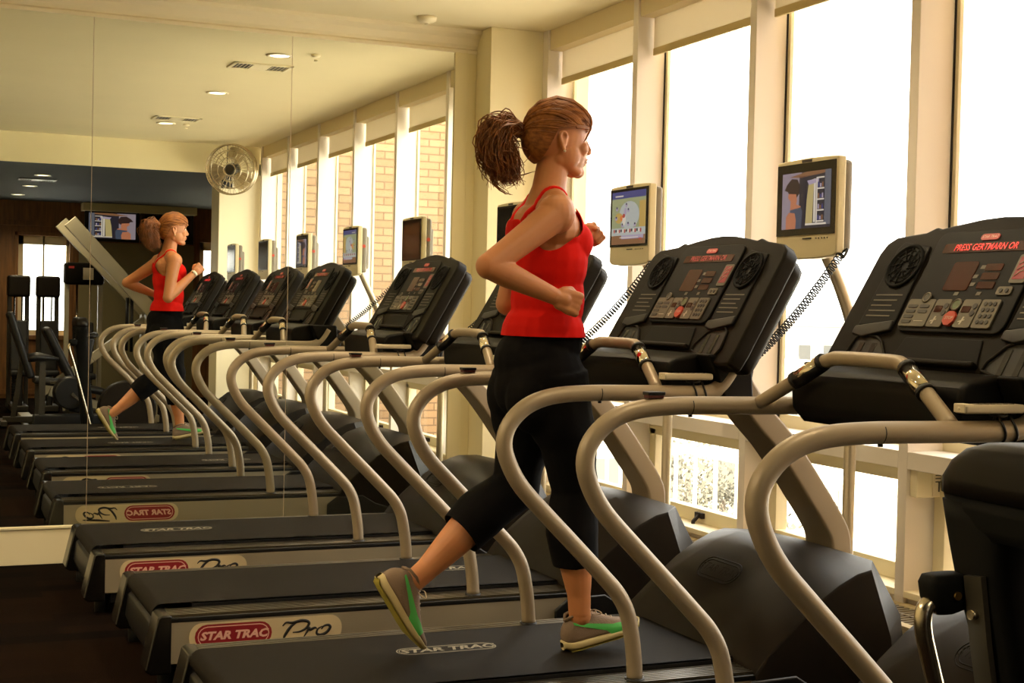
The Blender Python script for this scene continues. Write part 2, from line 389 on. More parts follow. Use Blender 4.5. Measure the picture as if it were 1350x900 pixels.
# fins: run from floor to ceiling
for i, y in enumerate(FY):
    m = bx((XW, y, 0), (3.562, y + .052, ZC)); structure('trim_fin_%d' % (i + 1), m, FIN, 0.003)
    m = bx((3.534, y - .005, zt_led + .03), (3.541, y, ZC), (3.534, y - .005, .40), (3.541, y, .84)); structure('trim_gasket_%d' % (i + 1), m, GASKET)
structure('trim_fin_7', bx((XW, 7.452, 0), (3.562, 7.53, ZC)), FIN, 0.003)
for i in range(len(ends) - 1):
    y0 = ends[i] + .052; y1 = ends[i + 1]
    # upper sash frame, lower sash frame with pane, ledge, sill
    m = MB()
    m.box((3.541, y1 - .022, .93), (3.560, y1, ZC)); m.box((3.541, y0, .93), (3.560, y0 + .012, ZC))
    m.box((3.541, y0, .93), (3.560, y1, .955))
    w = structure('window_%d' % (i + 1), m, FINEDGE, 0.002)
    bx((3.548, y0, .93), (3.553, y1, ZC)).build('upper_pane', GLASS, w)
    m = MB()
    m.box((3.50, y0, .42 - .03), (3.56, y1, .42 + .035)); m.box((3.50, y0, .77), (3.56, y1, .835))
    m.box((3.50, y1 - .07, .42), (3.56, y1 - .01, .80)); m.box((3.50, y0, .42), (3.56, y0 + .05, .80))
    m.build('lower_sash', FINEDGE, w, bevel=0.003)
    bx((3.52, y0 + .04, .44), (3.526, y1 - .05, .79)).build('lower_pane', GLASS, w)
    bx((3.54, y0, 0), (3.60, y1, .40), (3.54, y0, .82), (3.60, y1, .94)).build('spandrel', FINEDGE, w)
    m = MB(); yc = (y0 + y1) / 2 + .0
    m.box((3.485, yc - .05, .415), (3.50, yc + .02, .44)); m.bar([(3.49, yc - .015, .43), (3.455, yc - .02, .40), (3.45, yc - .03, .375)], .014, .014, (0, 1, 0))
    m.build('window_latch', GASKET, w)
    structure('trim_ledge_%d' % (i + 1), bx((XW, y0, .835), (3.545, y1, zt_led)), FIN, 0.003)
    structure('trim_sill_%d' % (i + 1), bx((XW, y0, .365), (3.55, y1, .39)), TRIM, 0.003)
    structure('trim_wallbase_%d' % (i + 1), bx((XW + .02, y0, 0), (3.54, y1, .365)), FIN)
    # valance and roller blind
    structure('trim_valance_%d' % (i + 1), bx((XW + .012, y0 - .0, 2.865), (3.50, y1, ZC)), VAL, 0.002)
    if i > 0 or True:
        b = empty('roller_blind', (3.47, (y0 + y1) / 2, 2.86),
                  ['pale roller blind pulled a little down in the window bay furthest from the mirror', 'pale roller blind second bay from the white column by the wall fan',
                   'pale roller blind in the bay ahead of the nearest treadmill, seen in the mirror', 'pale roller blind above the tall window right of the television showing a closet',
                   'pale roller blind in the window bay above the television showing a sports match', 'pale roller blind in the last window bay beside the cream pillar'][i],
                  'window blind', 'roller blinds at the tops of the windows')
        og = b.location
        bx((3.467, y0 + .025, 2.71), (3.470, y1 - .01, 2.875)).build('blind_fabric', BLIND, b, og)
        bx((3.462, y0 + .025, 2.675), (3.476, y1 - .01, 2.712)).build('hem_bar', BLINDBAR, b, og, bevel=0.003)
# convector cover with a slotted grille on top
m = MB(); m.box((3.13, 0.95, 0), (3.15, 7.5, .33)); m.box((3.13, .95, .33), (3.17, 7.5, .345)); m.box((3.35, .95, .33), (XW + .02, 7.5, .345)); m.box((3.13, .95, .0), (XW, 7.5, .30))
cv = structure('trim_convector', m, CONV, 0.002)
m = MB(); y = .97
while y < 7.48:
    m.box((3.17, y, .328), (3.35, y + .012, .343)); y += .03
m.box((3.255, .95, .326), (3.265, 7.5, .345))
g = m.build('convector_grille', GRILLE, cv)
# thermostat with paper sticker on the side of a fin
t = empty('thermostat', (3.46, 4.192, .79), 'cream wall box with a paper sticker mounted under the window ledge', 'thermostat')
bx((3.395, 4.155, .735), (3.525, 4.1945, .86)).build('housing', TRIM, t, t.location, bevel=0.003)
m = MB(); m.box((3.465, 4.1525, .738), (3.522, 4.1552, .857)); m.cur = 1
for k in range(5): m.box((3.476, 4.1512, .79 + k * .012), (3.512 - .006 * (k % 2), 4.1527, .7935 + k * .012))
m.box((3.490, 4.1512, .755), (3.496, 4.1527, .79))
m.build('sticker', [WHITE, KEYDK], t, t.location)

# ------------------------------------------------------------------ ceiling fittings
def downlight(x, y, z, label, power):
    e = empty('downlight', (x, y, z), label, 'ceiling light', 'round recessed ceiling lights')
    m = MB(); R = []
    for r, dz in ((.085, -.001), (.087, -.006), (.070, -.009), (.062, -.002), (.060, .0)): R.append([V((x + r * math.cos(a), y + r * math.sin(a), z + dz)) for a in [2 * PI * k / 32 for k in range(32)]])
    m.grid(R, True); m.build('trim_ring', WHITE, e, e.location)
    m = MB(); m.cyl((x, y, z - .004), (x, y, z - .0005), .061, 28); m.build('lamp_lens', LAMP, e, e.location)
    l = bpy.data.lights.new('downlight_lamp', 'SPOT'); l.energy = power; l.color = (1, .80, .52); l.spot_size = 2.6; l.spot_blend = .6; l.shadow_soft_size = .06
    lo = bpy.data.objects.new('downlight_lamp', l); COL.objects.link(lo); lo.location = (0, 0, -.03); lo.parent = e
LAMP = mat('lit lamp lens', (1, .9, .7), 0.5, emit=(1, .86, .6), emit_str=3)
LP = 22
downlight(2.22, 6.40, ZC, 'recessed ceiling light nearest the mirror, next to the larger looking vent', LP)
downlight(2.20, 4.53, ZC, 'recessed ceiling light midway between the two ceiling vents', LP)
downlight(2.17, 2.40, ZC, 'recessed ceiling light beside the vent nearest the bulkhead', LP)
downlight(1.37, -.55, ZB, 'recessed light in the dark ceiling nearest the bulkhead', 22)
downlight(1.37, -2.2, ZB, 'recessed light in the middle of the dark ceiling beside its vent', 22)
downlight(1.35, -3.8, ZB, 'recessed light in the dark ceiling closest to the back wall', 22)
for x, y, lb in ((-1.2, 6.4, 'in the left row nearest the mirror wall'), (-1.2, 4.5, 'in the middle of the left row'), (-1.2, 2.4, 'in the left row nearest the bulkhead')):  # unseen left row, added as fill for surfaces turned away from the windows
    downlight(x, y, ZC, 'added unseen fill light ' + lb, 70)
def vent(x, y, z, label, frame):
    e = empty('ceiling_vent', (x, y, z), label, 'air vent', 'ceiling air vents'); og = e.location
    m = MB()
    for a in ((-.20, -.13, .20, -.105), (-.20, .105, .20, .13), (-.20, -.13, -.175, .13), (.175, -.13, .20, .13)): m.box((x + a[0], y + a[1], z - .010), (x + a[2], y + a[3], z))
    m.build('vent_frame', frame, e, og, bevel=0.002)
    bx((x - .175, y - .105, z - .002), (x + .175, y + .105, z - .001)).build('vent_backing', BLACK, e, og)
    m = MB()
    for sx in (-1, 1):
        for k in range(4):
            xx = x + sx * (.075 + k * .026)
            m.add([(xx - .007, y - .105, z - .009), (xx + .007, y - .105, z - .002), (xx + .007, y + .105, z - .002), (xx - .007, y + .105, z - .009)], [(0, 1, 2, 3)])
    m.box((x - .06, y - .105, z - .008), (x + .06, y + .105, z - .003))
    m.build('louvre', frame, e, og)
vent(2.21, 5.90, ZC, 'ceiling air vent nearest the mirror', TRIM)
vent(2.20, 2.78, ZC, 'ceiling air vent close to the cream bulkhead', TRIM)
vent(1.37, -1.2, ZB, 'ceiling air vent in the dark ceiling', MACHG)
for (x, y, lab) in ((2.64, 7.45, 'small round ceiling detector above the cream pillar'), (2.35, 2.42, 'small round ceiling detector near the vent by the bulkhead'), (2.42, 6.55, 'small round ceiling detector near the mirror seam')):
    m = MB(); k_ = 1 if x > 2.5 else .55; m.tube([(x, y, ZC), (x, y, ZC - .02 * k_), (x, y, ZC - .032 * k_), (x, y, ZC - .036 * k_)], [.055 * k_, .053 * k_, .035 * k_, .012], 24)
    m.cyl((x, y, ZC - .045), (x, y, ZC - .034), .012, 12)
    tag(m.build('ceiling_detector', TRIM), lab, 'smoke detector', 'ceiling detectors')

# ------------------------------------------------------------------ wall fan on the column
e = empty('wall_fan', (3.02, YB + .03, 2.70), 'chrome caged wall fan mounted high on the white column', 'fan'); og = e.location
fc = V((3.03, 1.18, 2.71)); fd = V((-.45, .87, -.12)).normalized(); fu = fd.orthogonal().normalized(); fw = fd.cross(fu)
fu = (V((0, 0, 1)) - fd * fd.z).normalized(); fw = fd.cross(fu)
def fp(a, r, d): return fc + (fu * math.cos(a) + fw * math.sin(a)) * r + fd * d
m = MB()
for r, d in ((.25, -.05), (.25, .05), (.247, 0), (.19, .075), (.12, .085), (.06, .088), (.19, -.075), (.14, -.085)):
    m.tube([fp(2 * PI * k / 40, r, d) for k in range(41)], .004 if r < .24 else .007, 6, False)
for k in range(26):
    a = 2 * PI * k / 26
    m.tube([fp(a, .05, .09), fp(a, .12, .085), fp(a, .19, .075), fp(a, .25, .05), fp(a, .25, -.05), fp(a, .19, -.075), fp(a, .12, -.085), fp(a, .06, -.09)], .002, 5, False)
m.build('fan_cage', CHROME, e, og)
m = MB()
for k in range(3):
    a0 = 2 * PI * k / 3 + .3; rows = []
    for i in range(7):
        r = .05 + .175 * i / 6; row = []
        for j in range(6):
            q = (j / 5 - .5); wd = .9 * math.sin(PI * (i + 1.5) / 9) + .25
            row.append(fp(a0 + q * wd * 1.0, r, q * .06))
        rows.append(row)
    m.grid(rows)
m.build('fan_blades', mat('fan blade metal', (.55, .46, .30), .3, metal=.8), e, og)
m = MB(); m.tube([fc - fd * .12, fc - fd * .10, fc + fd * .02, fc + fd * .05], [.05, .065, .065, .03], 20); m.build('fan_motor', MACHG, e, og)
m = MB(); m.tube(smooth_path([fc - fd * .1, fc - fd * .16 + V((0, 0, -.02)), V((3.05, YB + .04, 2.62))]), .018, 12); m.box((2.99, YB + .03, 2.54), (3.10, YB + .05, 2.70)); m.build('wall_bracket', BLACK, e, og)
m = MB(); m.tube([(3.0, 1.05, 2.71), (3.02, 1.0, 2.80), (3.03, .98, 2.99 - .015)], .004, 8); m.build('fan_cord', BLACK, e, og)
# ------------------------------------------------------------------ treadmill
E1 = V((.498, 0, .867)); NU = V((-.867, 0, .498))
def cons(u, v, w): return V((2.33, 0, 1.278)) + E1 * v + NU * w + V((0, -u, 0))
RAIL_PTS = [(2.072, .272), (2.068, .33), (2.058, .40), (2.040, .475), (2.006, .535), (1.953, .592), (1.853, .692), (1.755, .789), (1.682, .865),
            (1.640, .932), (1.622, .995), (1.638, 1.052), (1.690, 1.103), (1.768, 1.132), (1.883, 1.142), (2.05, 1.142), (2.22, 1.141), (2.30, 1.143),
            (2.342, 1.158), (2.372, 1.19), (2.40, 1.235)]
def belt_logo(m, x0, x1, y, z):
    """outlined capsule with lettering printed on the belt"""
    for q, (d0, d1) in enumerate(((0, .004), (.008, .011))):
        o = capsule_poly(x0 + d0, x1 - d0, y - .045 + d0, y + .045 - d0); i_ = capsule_poly(x0 + d1, x1 - d1, y - .045 + d1, y + .045 - d1)
        n = len(o); m.add([(a, b, z) for a, b in o] + [(a, b, z) for a, b in i_], [(k, (k + 1) % n, n + (k + 1) % n, n + k) for k in range(n)], False)
    vs, fs = text_mesh('STAR TRAC', .062, lambda a, b, d: ((x0 + x1) / 2 + a, y + b, z), 0, .3, offset=.002)
    m.add(vs, fs, False)
def badge(side, root, og):
    """STAR TRAC Pro sticker on a side panel; side -1 faces -Y, +1 faces +Y"""
    yf = side * .4465
    def fn(a, b, d): return ((1.2475 + a) if side < 0 else (1.2475 - a), yf + side * d, .187 + b)
    if side > 0:
        def fn(a, b, d): return (1.2475 - a, yf + side * d, .187 + b)
    m = MB()
    m.cur = 0; m.prism(rrect(-.282, .282, -.050, .050, .046, 6), fn, 0, .0008)
    def ring(x0, x1, h, t, d):
        o = capsule_poly(x0, x1, -h, h); i_ = capsule_poly(x0 + t, x1 - t, -h + t, h - t); n = len(o)
        m.add([fn(a, b, d) for a, b in o] + [fn(a, b, d) for a, b in i_], [(k, (k + 1) % n, n + (k + 1) % n, n + k) for k in range(n)], False)
    m.cur = 1; m.prism(capsule_poly(-.262, .018, -.043, .043), fn, .0008, .0012)
    m.cur = 2; ring(-.252, .008, .036, .0035, .0016)
    m.cur = 3; m.prism(capsule_poly(-.248, .004, -.032, .032), fn, .0012, .0015)
    m.cur = 2; vs, fs = text_mesh('STAR TRAC', .040, lambda a, b, d: fn(a - .122, b, .0020), 0, .25, offset=.0018, scale_x=1.17); m.add(vs, fs, False)
    m.build('badge_sticker', [BADGE, REDLOGO, PINKLOGO, REDLOGO], root, og)
    m = MB()
    strokes = [[(.050, -.034), (.056, -.014), (.078, .016), (.100, .030)], [(.046, .020), (.060, .032), (.085, .030), (.120, .036), (.146, .028), (.140, .010), (.115, -.004), (.085, -.006)],
               [(.128, -.026), (.142, -.004), (.147, .008), (.152, .000), (.170, .006), (.178, .002)],
               [(.200, .010), (.182, .000), (.178, -.016), (.194, -.022), (.216, -.014), (.230, .004), (.222, .013), (.205, .010), (.196, -.002)], [(.086, -.040), (.16, -.033), (.235, -.030)]]
    for st in strokes:
        p = smooth_path([V((a, b, 0)) for a, b in st], 5); n = len(p)
        rr = [.0044 * (0.45 + abs(math.sin(PI * (i + .5) / n))) for i in range(n)]
        m.tube([fn(q.x * .98 + .012, q.y, .0012) for q in p], rr, 6, True, .4, (0, 1, 0))
    m.build('script_lettering', INK, root, og)

MASTM = mat('taupe painted mast', (0.30, 0.24, 0.165), 0.45, metal=0.15)
def make_treadmill():
    root = empty('treadmill', (2.0, 0, 0)); og = root.location
    # base frame, panels
    m = MB()
    m.box((.93, -.43, .05), (2.52, .43, .235))
    m.build('base_frame', BLACK, root, og)
    for s in (-1, 1):
        m = MB(); m.box((.895, s * .425, .095), (2.62, s * .4455, .2455))
        p = m.build('side_panel', SILVER, root, og, bevel=0.003)
        badge(s, p, og)
        m = MB(); m.box((.87, s * .33, .243), (2.56, s * .4475, .262)); m.build('deck_edge', BLACK, root, og, bevel=0.004)
        # ribbed aluminium foot rail
        m = MB(); x0, x1 = 2.035, 2.50
        m.box((.885, s * .315, .262), (2.5, s * .44, .266))
        for k in range(7):
            yy = s * (.326 + k * .0175); m.box((.89, yy - .0055, .266), (2.495, yy + .0055, .270))
        m.build('foot_rail', ALU if False else MATS['ribbed aluminium'], root, og)
        # rear end cap
        m = MB()
        cap = [(.905, .270), (.868, .272), (.855, .262), (.838, .19), (.812, .075), (.835, .06), (.905, .06)]
        m.prism(cap, lambda a, b, d: (a, d, b), s * .315, s * .449)
        m.build('end_cap', CAPM, root, og, bevel=0.008)
        for fx in (.90, 2.75):
            m = MB(); m.cyl((fx, s * .36, .0), (fx, s * .36, .07), .03, 16); m.build('levelling_foot', RUBBER, root, og)
    # belt wraps the rear roller
    m = MB(); prof = []
    for i in range(9):
        a = PI / 2 + PI * i / 8; prof.append((.892 + .036 * math.cos(a), .2495 + .036 * math.sin(a)))
    prof = [(2.60, .2855), (2.0, .2855), (1.4, .2855), (1.0, .2855)] + prof + [(1.3, .2135)]
    m.grid([[V((x, y, z)) for x, z in prof] for y in (-.305, -.15, 0, .15, .305)])
    blt = m.build('running_belt', BELT, root, og)
    m = MB(); m.box((1.0, -.31, .236), (2.55, .31, .280)); m.build('deck_board', BLACK, root, og)
    m = MB(); m.prism([(.905, .235), (.86, .205), (.85, .12), (.87, .07), (.93, .07), (.93, .235)], lambda a, b, d: (a, d, b), -.315, .315); m.build('rear_cover', BLACK, root, og, bevel=0.006)
    # motor hood: flat sloped face, chamfered corners, steep front
    cen = [(2.47, .262), (2.50, .345), (2.60, .475), (2.71, .575), (2.80, .607), (2.92, .602), (3.03, .572), (3.09, .40), (3.11, .075)]
    yin = [.37, .345, .27, .20, .19, .23, .29, .37, .42]
    sid = [(2.47, .262), (2.51, .315), (2.60, .395), (2.70, .475), (2.78, .525), (2.85, .558), (2.905, .570), (2.985, .36), (3.03, .075)]
    rows = [[V((x, -.457, .075)) for x, z in sid], [V((x, -.457, z - .012)) for x, z in sid], [V((x, -.450, z)) for x, z in sid],
            [V((x, -yy, z - .006)) for (x, z), yy in zip(cen, yin)], [V((x, 0, z)) for x, z in cen], [V((x, yy, z - .006)) for (x, z), yy in zip(cen, yin)],
            [V((x, .450, z)) for x, z in sid], [V((x, .457, z - .012)) for x, z in sid], [V((x, .457, .075)) for x, z in sid]]
    m = MB(); m.grid(rows, smooth=False)
    hood = m.build('motor_hood', PLASTIC, root, og, bevel=0.016, bevel_seg=3)
    # darker side skirts of the hood
    for s in (-1, 1):
        m = MB(); poly = [(2.40, .09), (2.40, .20), (2.46, .245), (2.62, .25), (2.70, .20), (2.80, .17), (2.96, .16), (2.97, .09)]
        m.prism(poly, lambda a, b, d: (a, d, b), s * .445, s * .463); m.build('hood_skirt', BLACK, hood, og, bevel=0.012)
    # raised outline badge on the sloped face of the hood
    m = MB(); ba = V((2.612, .0, .500)); ex = V((0, -1, 0)); ey = V((.11, 0, .105)).normalized(); nn = V((-.105, 0, .11)).normalized()
    def hf(a, b, d): return ba + ex * a + ey * b + nn * (d + .004)
    for t in (.0, .012):
        o = capsule_poly(-.12 + t, .12 - t, -.045 + t, .045 - t); m.tube([hf(a, b, 0) for a, b in o + [o[0]]], .0022, 6, False)
    vs, fs = text_mesh('STAR TRAC', .045, lambda a, b, d: hf(a, b, .002), 0, .2); m.add(vs, fs, False)
    m.build('raised_badge', MATS['dark grey console plastic'], hood, og)
    # handrails
    for s in (-1, 1):
        p = smooth_path([V((x, s * .40, z)) for x, z in RAIL_PTS], 4)
        m = MB(); m.tube(p, .0245, 20)
        h = m.build('handrail', RAILM, root, og)
        m = MB(); m.tube([(2.072, s * .40, .262), (2.072, s * .40, .275)], .031, 20); m.build('rail_collar', BLACK, h, og)
        m = MB(); m.tube([(1.925, s * .40, 1.142), (1.928, s * .40, 1.142)], .0249, 20, False); m.cyl((1.93, s * .40, 1.112), (1.93, s * .40, 1.118), .006, 10); m.build('rail_joint', BLACK, h, og)
    # central mast from hood to console
    U = [(2.50, 1.30), (2.56, 1.22), (2.62, 1.145), (2.70, 1.045), (2.79, .955), (2.875, .85), (2.945, .755), (3.00, .68), (3.035, .62), (3.045, .56), (3.045, .45)]
    m = MB(); m.bar(smooth_path([V((x + .015, 0, z)) for x, z in U], 4), .17, .085, (0, 1, 0))
    m.build('mast', MASTM, root, og, bevel=0.012)
    # magnet tab on the left handrail
    m = MB(); m.box((1.796, .386, 1.163), (1.842, .414, 1.176)); m.cur = 1; m.box((1.793, .384, 1.171), (1.845, .416, 1.180)); m.build('magnet_tab', [REDTAB, BLACK], root, og, bevel=0.002)
    # heart rate handlebar arch
    arch = [V((2.135, .385, 1.150)), V((2.155, .30, 1.196)), V((2.18, .18, 1.262)), V((2.188, .14, 1.278)), V((2.19, .11, 1.282)), V((2.19, 0, 1.283)), V((2.19, -.11, 1.282)), V((2.188, -.14, 1.278)), V((2.18, -.18, 1.262)), V((2.155, -.30, 1.196)), V((2.135, -.385, 1.150))]
    m = MB(); m.tube(smooth_path(arch, 5), .0185, 16)
    gb = m.build('grip_bar', RAILM, root, og)
    for s in (-1, 1):
        a = V((2.163, s * .258, 1.219)); b = V((2.181, s * .168, 1.269)); d = (b - a).normalized()
        m = MB(); m.tube([a, b], .0215, 18); m.build('pulse_sensor', CHROME, gb, og)
        m = MB()
        for q in (a, b): m.tube([q - d * .006, q + d * .006], .0235, 18)
        m.tube([a - V((0, 0, .004)), b - V((0, 0, .004))], .0208, 14)
        m.build('sensor_collar', BLACK, gb, og)
    # ---- console
    c0 = .075
    out = [(-.358, .33), (-.345, .365), (-.315, .385), (-.20, .396), (-.165, .412), (-.145, .405), (-.09, .415), (.0, .428), (.075, .432), (.15, .428), (.24, .415), (.30, .405), (.32, .412), (.36, .400),
           (.465, .385), (.497, .362), (.508, .33), (.512, .0), (.505, -.05), (.44, -.055), (.30, -.028), (.075, -.035), (-.15, -.028), (-.28, -.055), (-.36, -.05), (-.368, 0)]
    m = MB(); m.prism(out, cons, 0, -.055)
    con = m.build('console', PLASTIC2, root, og, bevel=0.010)
    m = MB(); back = [(c0 + (a - c0) * .93, .17 + (b - .17) * .92) for a, b in out]
    m.prism(back, cons, -.055, -.115); m.build('console_back', PLASTIC, con, og, bevel=0.02)
    # lower tray housing
    m = MB()
    prof = [(2.30, 1.262), (2.215, 1.245), (2.195, 1.22), (2.20, 1.14), (2.235, 1.105), (2.40, 1.085), (2.50, 1.12), (2.52, 1.22), (2.42, 1.26)]
    m.prism(prof, lambda a, b, d: (a, d, b), -.335, .335); m.build('console_housing', PLASTIC3, con, og, bevel=0.02)
    for s in (-1, 1):
        m = MB(); m.prism([(2.29, 1.262), (2.36, 1.11), (2.46, 1.12), (2.45, 1.26)], lambda a, b, d: (a, d, b), s * .335, s * .42)
        m.build('console_shoulder', PLASTIC3, con, og, bevel=0.01)
    # raised centre panel, left and right wing recesses
    m = MB(); m.prism(rrect(c0 - .195, c0 + .195, .085, .385, .03, 4), cons, 0, .008); m.build('display_panel', PLASTIC3, con, og, bevel=0.003)
    for s in (-1, 1):
        cx = c0 + s * .283
        m = MB(); m.prism([(cx - .075, .10), (cx - .068, .34), (cx - .05, .362), (cx + .062, .345), (cx + .072, .10)], cons, 0, .006); m.build('wing_panel', PLASTIC3, con, og, bevel=0.003)
        m = MB(); rows = []
        for r, w in ((.066, .006), (.068, .011), (.060, .012), (.057, .004), (.0, .003)): rows.append([cons(cx + a, .283 + b, w) for a, b in circ(0, 0, max(r, .0005), 28)])
        m.grid(rows, True)
        for k in range(12):
            a = 2 * PI * k / 12; m.tube([cons(cx + .014 * math.cos(a), .283 + .014 * math.sin(a), .008), cons(cx + .057 * math.cos(a + .5), .283 + .057 * math.sin(a + .5), .008)], .0016, 5)
        for r in (.018, .036, .05): m.tube([cons(cx + a, .283 + b, .008) for a, b in circ(0, 0, r, 24) + [(r, 0)]], .0014, 5, False)
        m.build('fan_vent', VENTM, con, og)
        m = MB()
        for k in range(5): m.prism([(cx - .06, .195 - k * .016), (cx + .05 - .012 * (k % 3), .195 - k * .016), (cx + .05 - .012 * (k % 3), .1915 - k * .016), (cx - .06, .1915 - k * .016)], cons, .006, .0068)
        m.build('printed_notes', KEYS, con, og)
        m = MB(); m.prism([(cx - .078, .095), (cx + .070, .115), (cx + .072, .085), (cx - .03, .062), (cx - .078, .070)], cons, 0, .012); m.build('wing_lip', BLACK, con, og, bevel=0.004)
    # led window
    m = MB(); m.cur = 0; m.prism(rrect(c0 - .155, c0 + .155, .318, .346, .004, 2), cons, .008, .0095)
    m.prism(rrect(c0 - .085, c0 + .005, .205, .290, .008, 3), cons, .008, .0095); m.prism(rrect(c0 + .035, c0 + .095, .262, .282, .003, 2), cons, .008, .0095)
    m.prism(rrect(c0 + .035, c0 + .095, .236, .256, .003, 2), cons, .008, .0095); m.prism(rrect(c0 + .035, c0 + .095, .210, .230, .003, 2), cons, .008, .0095)
    dsp = m.build('led_display', LEDDK, con, og)
    m = MB(); vs, fs = text_mesh('PRESS GERTMARN OR', .027, lambda a, b, d: cons(c0 + a, .332 + b, .0102), 0, .1, offset=.0004, scale_x=.86); m.add(vs, fs, False)
    m.build('led_lettering', LED, dsp, og)
    m = MB(); m.cur = 0; m.prism(capsule_poly(c0 - .033, c0 + .033, .353, .371), cons, .008, .0105)
    m.cur = 1; vs, fs = text_mesh('STAR TRAC', .011, lambda a, b, d: cons(c0 + a, .362 + b, .0108), 0, .2); m.add(vs, fs, False)
    m.build('brand_pill', [REDPILL, PINKLOGO], con, og)
    m = MB()
    for k, (a, b) in enumerate(((.022, .272), (.010, .245), (.012, .222), (-.03, .195), (.05, .195))): m.prism([(c0 + a - .004, b - .004), (c0 + a + .012, b - .004), (c0 + a + .014, b + .006), (c0 + a - .002, b + .006)], cons, .008, .0092)
    m.build('display_print', KEYS, con, og)
    # key pads: four grey panels
    def P4(x0, x1, y0=.098, y1=.178): return rrect(x0, x1, y0, y1, .006, 3)
    m = MB(); m.cur = 0
    for x0, x1 in ((-.185, -.083), (-.078, -.022), (.022, .082), (.087, .150)): m.prism(P4(c0 + x0, c0 + x1), cons, .008, .012)
    m.cur = 1
    for cx_ in (-.160, -.115):
        for k in range(4): 
            if cx_ < -.15 or k < 2: m.prism(rrect(c0 + cx_ - .018, c0 + cx_ + .018, .152 - k * .015, .161 - k * .015, .003, 2), cons, .012, .0135)
    for i in range(3):
        for j in range(4): m.prism(circ(c0 + .103 + i * .016, .165 - j * .017, .0058, 12), cons, .012, .014)
    for cx_ in (-.034, .070): m.prism(capsule_poly(c0 + cx_ - .008, c0 + cx_ + .008, .130, .146), cons, .012, .0138); m.prism(capsule_poly(c0 + cx_ - .008, c0 + cx_ + .008, .150, .166), cons, .012, .0138)
    m.cur = 2; m.prism(rrect(c0 - .072, c0 - .045, .140, .158, .002, 2), cons, .012, .0132); m.prism(rrect(c0 + .028, c0 + .058, .140, .158, .002, 2), cons, .012, .0132)
    m.cur = 3
    for cx_ in (-.058, .045): m.prism([(c0 + cx_ - .004, .106), (c0 + cx_ + .002, .106), (c0 + cx_ + .006, .128), (c0 + cx_ + .001, .128)], cons, .012, .0128); m.prism([(c0 + cx_ - .010, .112), (c0 + cx_ + .010, .118), (c0 + cx_ + .010, .121), (c0 + cx_ - .010, .115)], cons, .012, .0128)
    m.prism([(c0 - .130, .112), (c0 - .096, .112), (c0 - .096, .114), (c0 - .130, .114)], cons, .012, .0128)
    m.build('keypad', [KEYS, KEYDK, LEDDK, KEYLT, REDLOGO], con, og)
    m = MB(); m.prism(P4(c0 + .115, c0 + .165, .192, .215), cons, .008, .011); m.cur = 1
    m.prism(circ(c0 + .130, .2035, .006, 12), cons, .011, .013); m.prism(circ(c0 + .150, .2035, .006, 12), cons, .011, .013)
    m.build('fan_key', [KEYS, KEYDK], con, og)
    m = MB(); m.cur = 0; m.prism(P4(c0 + .140, c0 + .192, .225, .305), cons, .008, .011)
    m.cur = 4; m.prism([(c0 + .147, .235), (c0 + .186, .235), (c0 + .186, .298), (c0 + .147, .298)], cons, .011, .0118)
    m.cur = 3
    for k in range(3): m.tube([cons(c0 + .152, .243 + k * .017, .012), cons(c0 + .166, .257 + k * .015, .012), cons(c0 + .181, .260 + k * .017, .012)], .0014, 5)
    m.build('heart_rate_chart', [KEYS, KEYDK, LEDDK, KEYLT, REDLOGO], con, og)
    m = MB(); a8 = [(c0 + .0 + .0215 * math.cos(PI / 8 + PI / 4 * i), .122 + .0215 * math.sin(PI / 8 + PI / 4 * i)) for i in range(8)]
    m.prism(a8, cons, .008, .016); m.cur = 1; vs, fs = text_mesh('STOP', .012, lambda a, b, d: cons(c0 + a, .122 + b, .0163), 0); m.add(vs, fs, False)
    m.build('stop_button', [REDBTN, KEYLT], con, og)
    m = MB()
    m.tube([cons(c0 + a, .162 + b, .012) for a, b in circ(0, 0, .015, 20) + [(.015, 0)]], .0028, 8, False); m.cur = 1; m.prism(circ(c0, .162, .013, 20), cons, .008, .013)
    m.cur = 0; vs, fs = text_mesh('GO', .010, lambda a, b, d: cons(c0 + a, .162 + b, .0135), 0); m.add(vs, fs, False)
    m.build('start_button', [KEYS, GRNBTN], con, og)
    m = MB(); m.tube([cons(c0 - .122 + a, .182 + b, .013) for a, b in circ(0, 0, .013, 20) + [(.013, 0)]], .0025, 8, False); m.cur = 1; m.prism(circ(c0 - .122, .182, .012, 20), cons, .008, .014)
    m.build('round_key', [KEYS, KEYDK], con, og)
    # reading ledge and bottle pockets
    m = MB(); m.prism([(c0 - .16, .0), (c0 - .14, .07), (c0 + .14, .07), (c0 + .16, .0)], cons, 0, .004); m.build('book_recess', PLASTIC3, con, og, bevel=0.002)
    m = MB(); m.prism([(c0 - .165, -.012), (c0 - .165, .004), (c0 + .165, .004), (c0 + .165, -.012)], cons, 0, .022); m.build('book_ledge', PLASTIC2, con, og, bevel=0.005)
    for s in (-1, 1):
        cx = c0 + s * .275
        poly = [(-.09, -.012), (-.085, .012), (-.045, .055), (-.02, .066), (.045, .074), (.066, .060), (.072, .035), (.078, .0), (.06, -.028), (.0, -.034), (-.05, -.022)]
        if s < 0: poly = [(-a, b) for a, b in poly][::-1]
        poly = [(cx + a, b) for a, b in poly]
        m = MB(); m.cur = 0; m.prism(poly, cons, -.012, .0022)
        m.cur = 1; m.tube([cons(a, b, .003) for a, b in poly + [poly[0]]], .0045, 8, False)
        m.cur = 2
        for q in (-.03, .022): m.prism([(cx + q - .009, -.02), (cx + q + .009, -.02), (cx + q + .009, .048), (cx + q - .009, .048)], cons, .0022, .0035)
        m.build('bottle_pocket', [BLACK, PLASTIC2, mat('smoked pocket lining', (.035, .034, .032), .15)], con, og)
    # screws on the console back
    return root

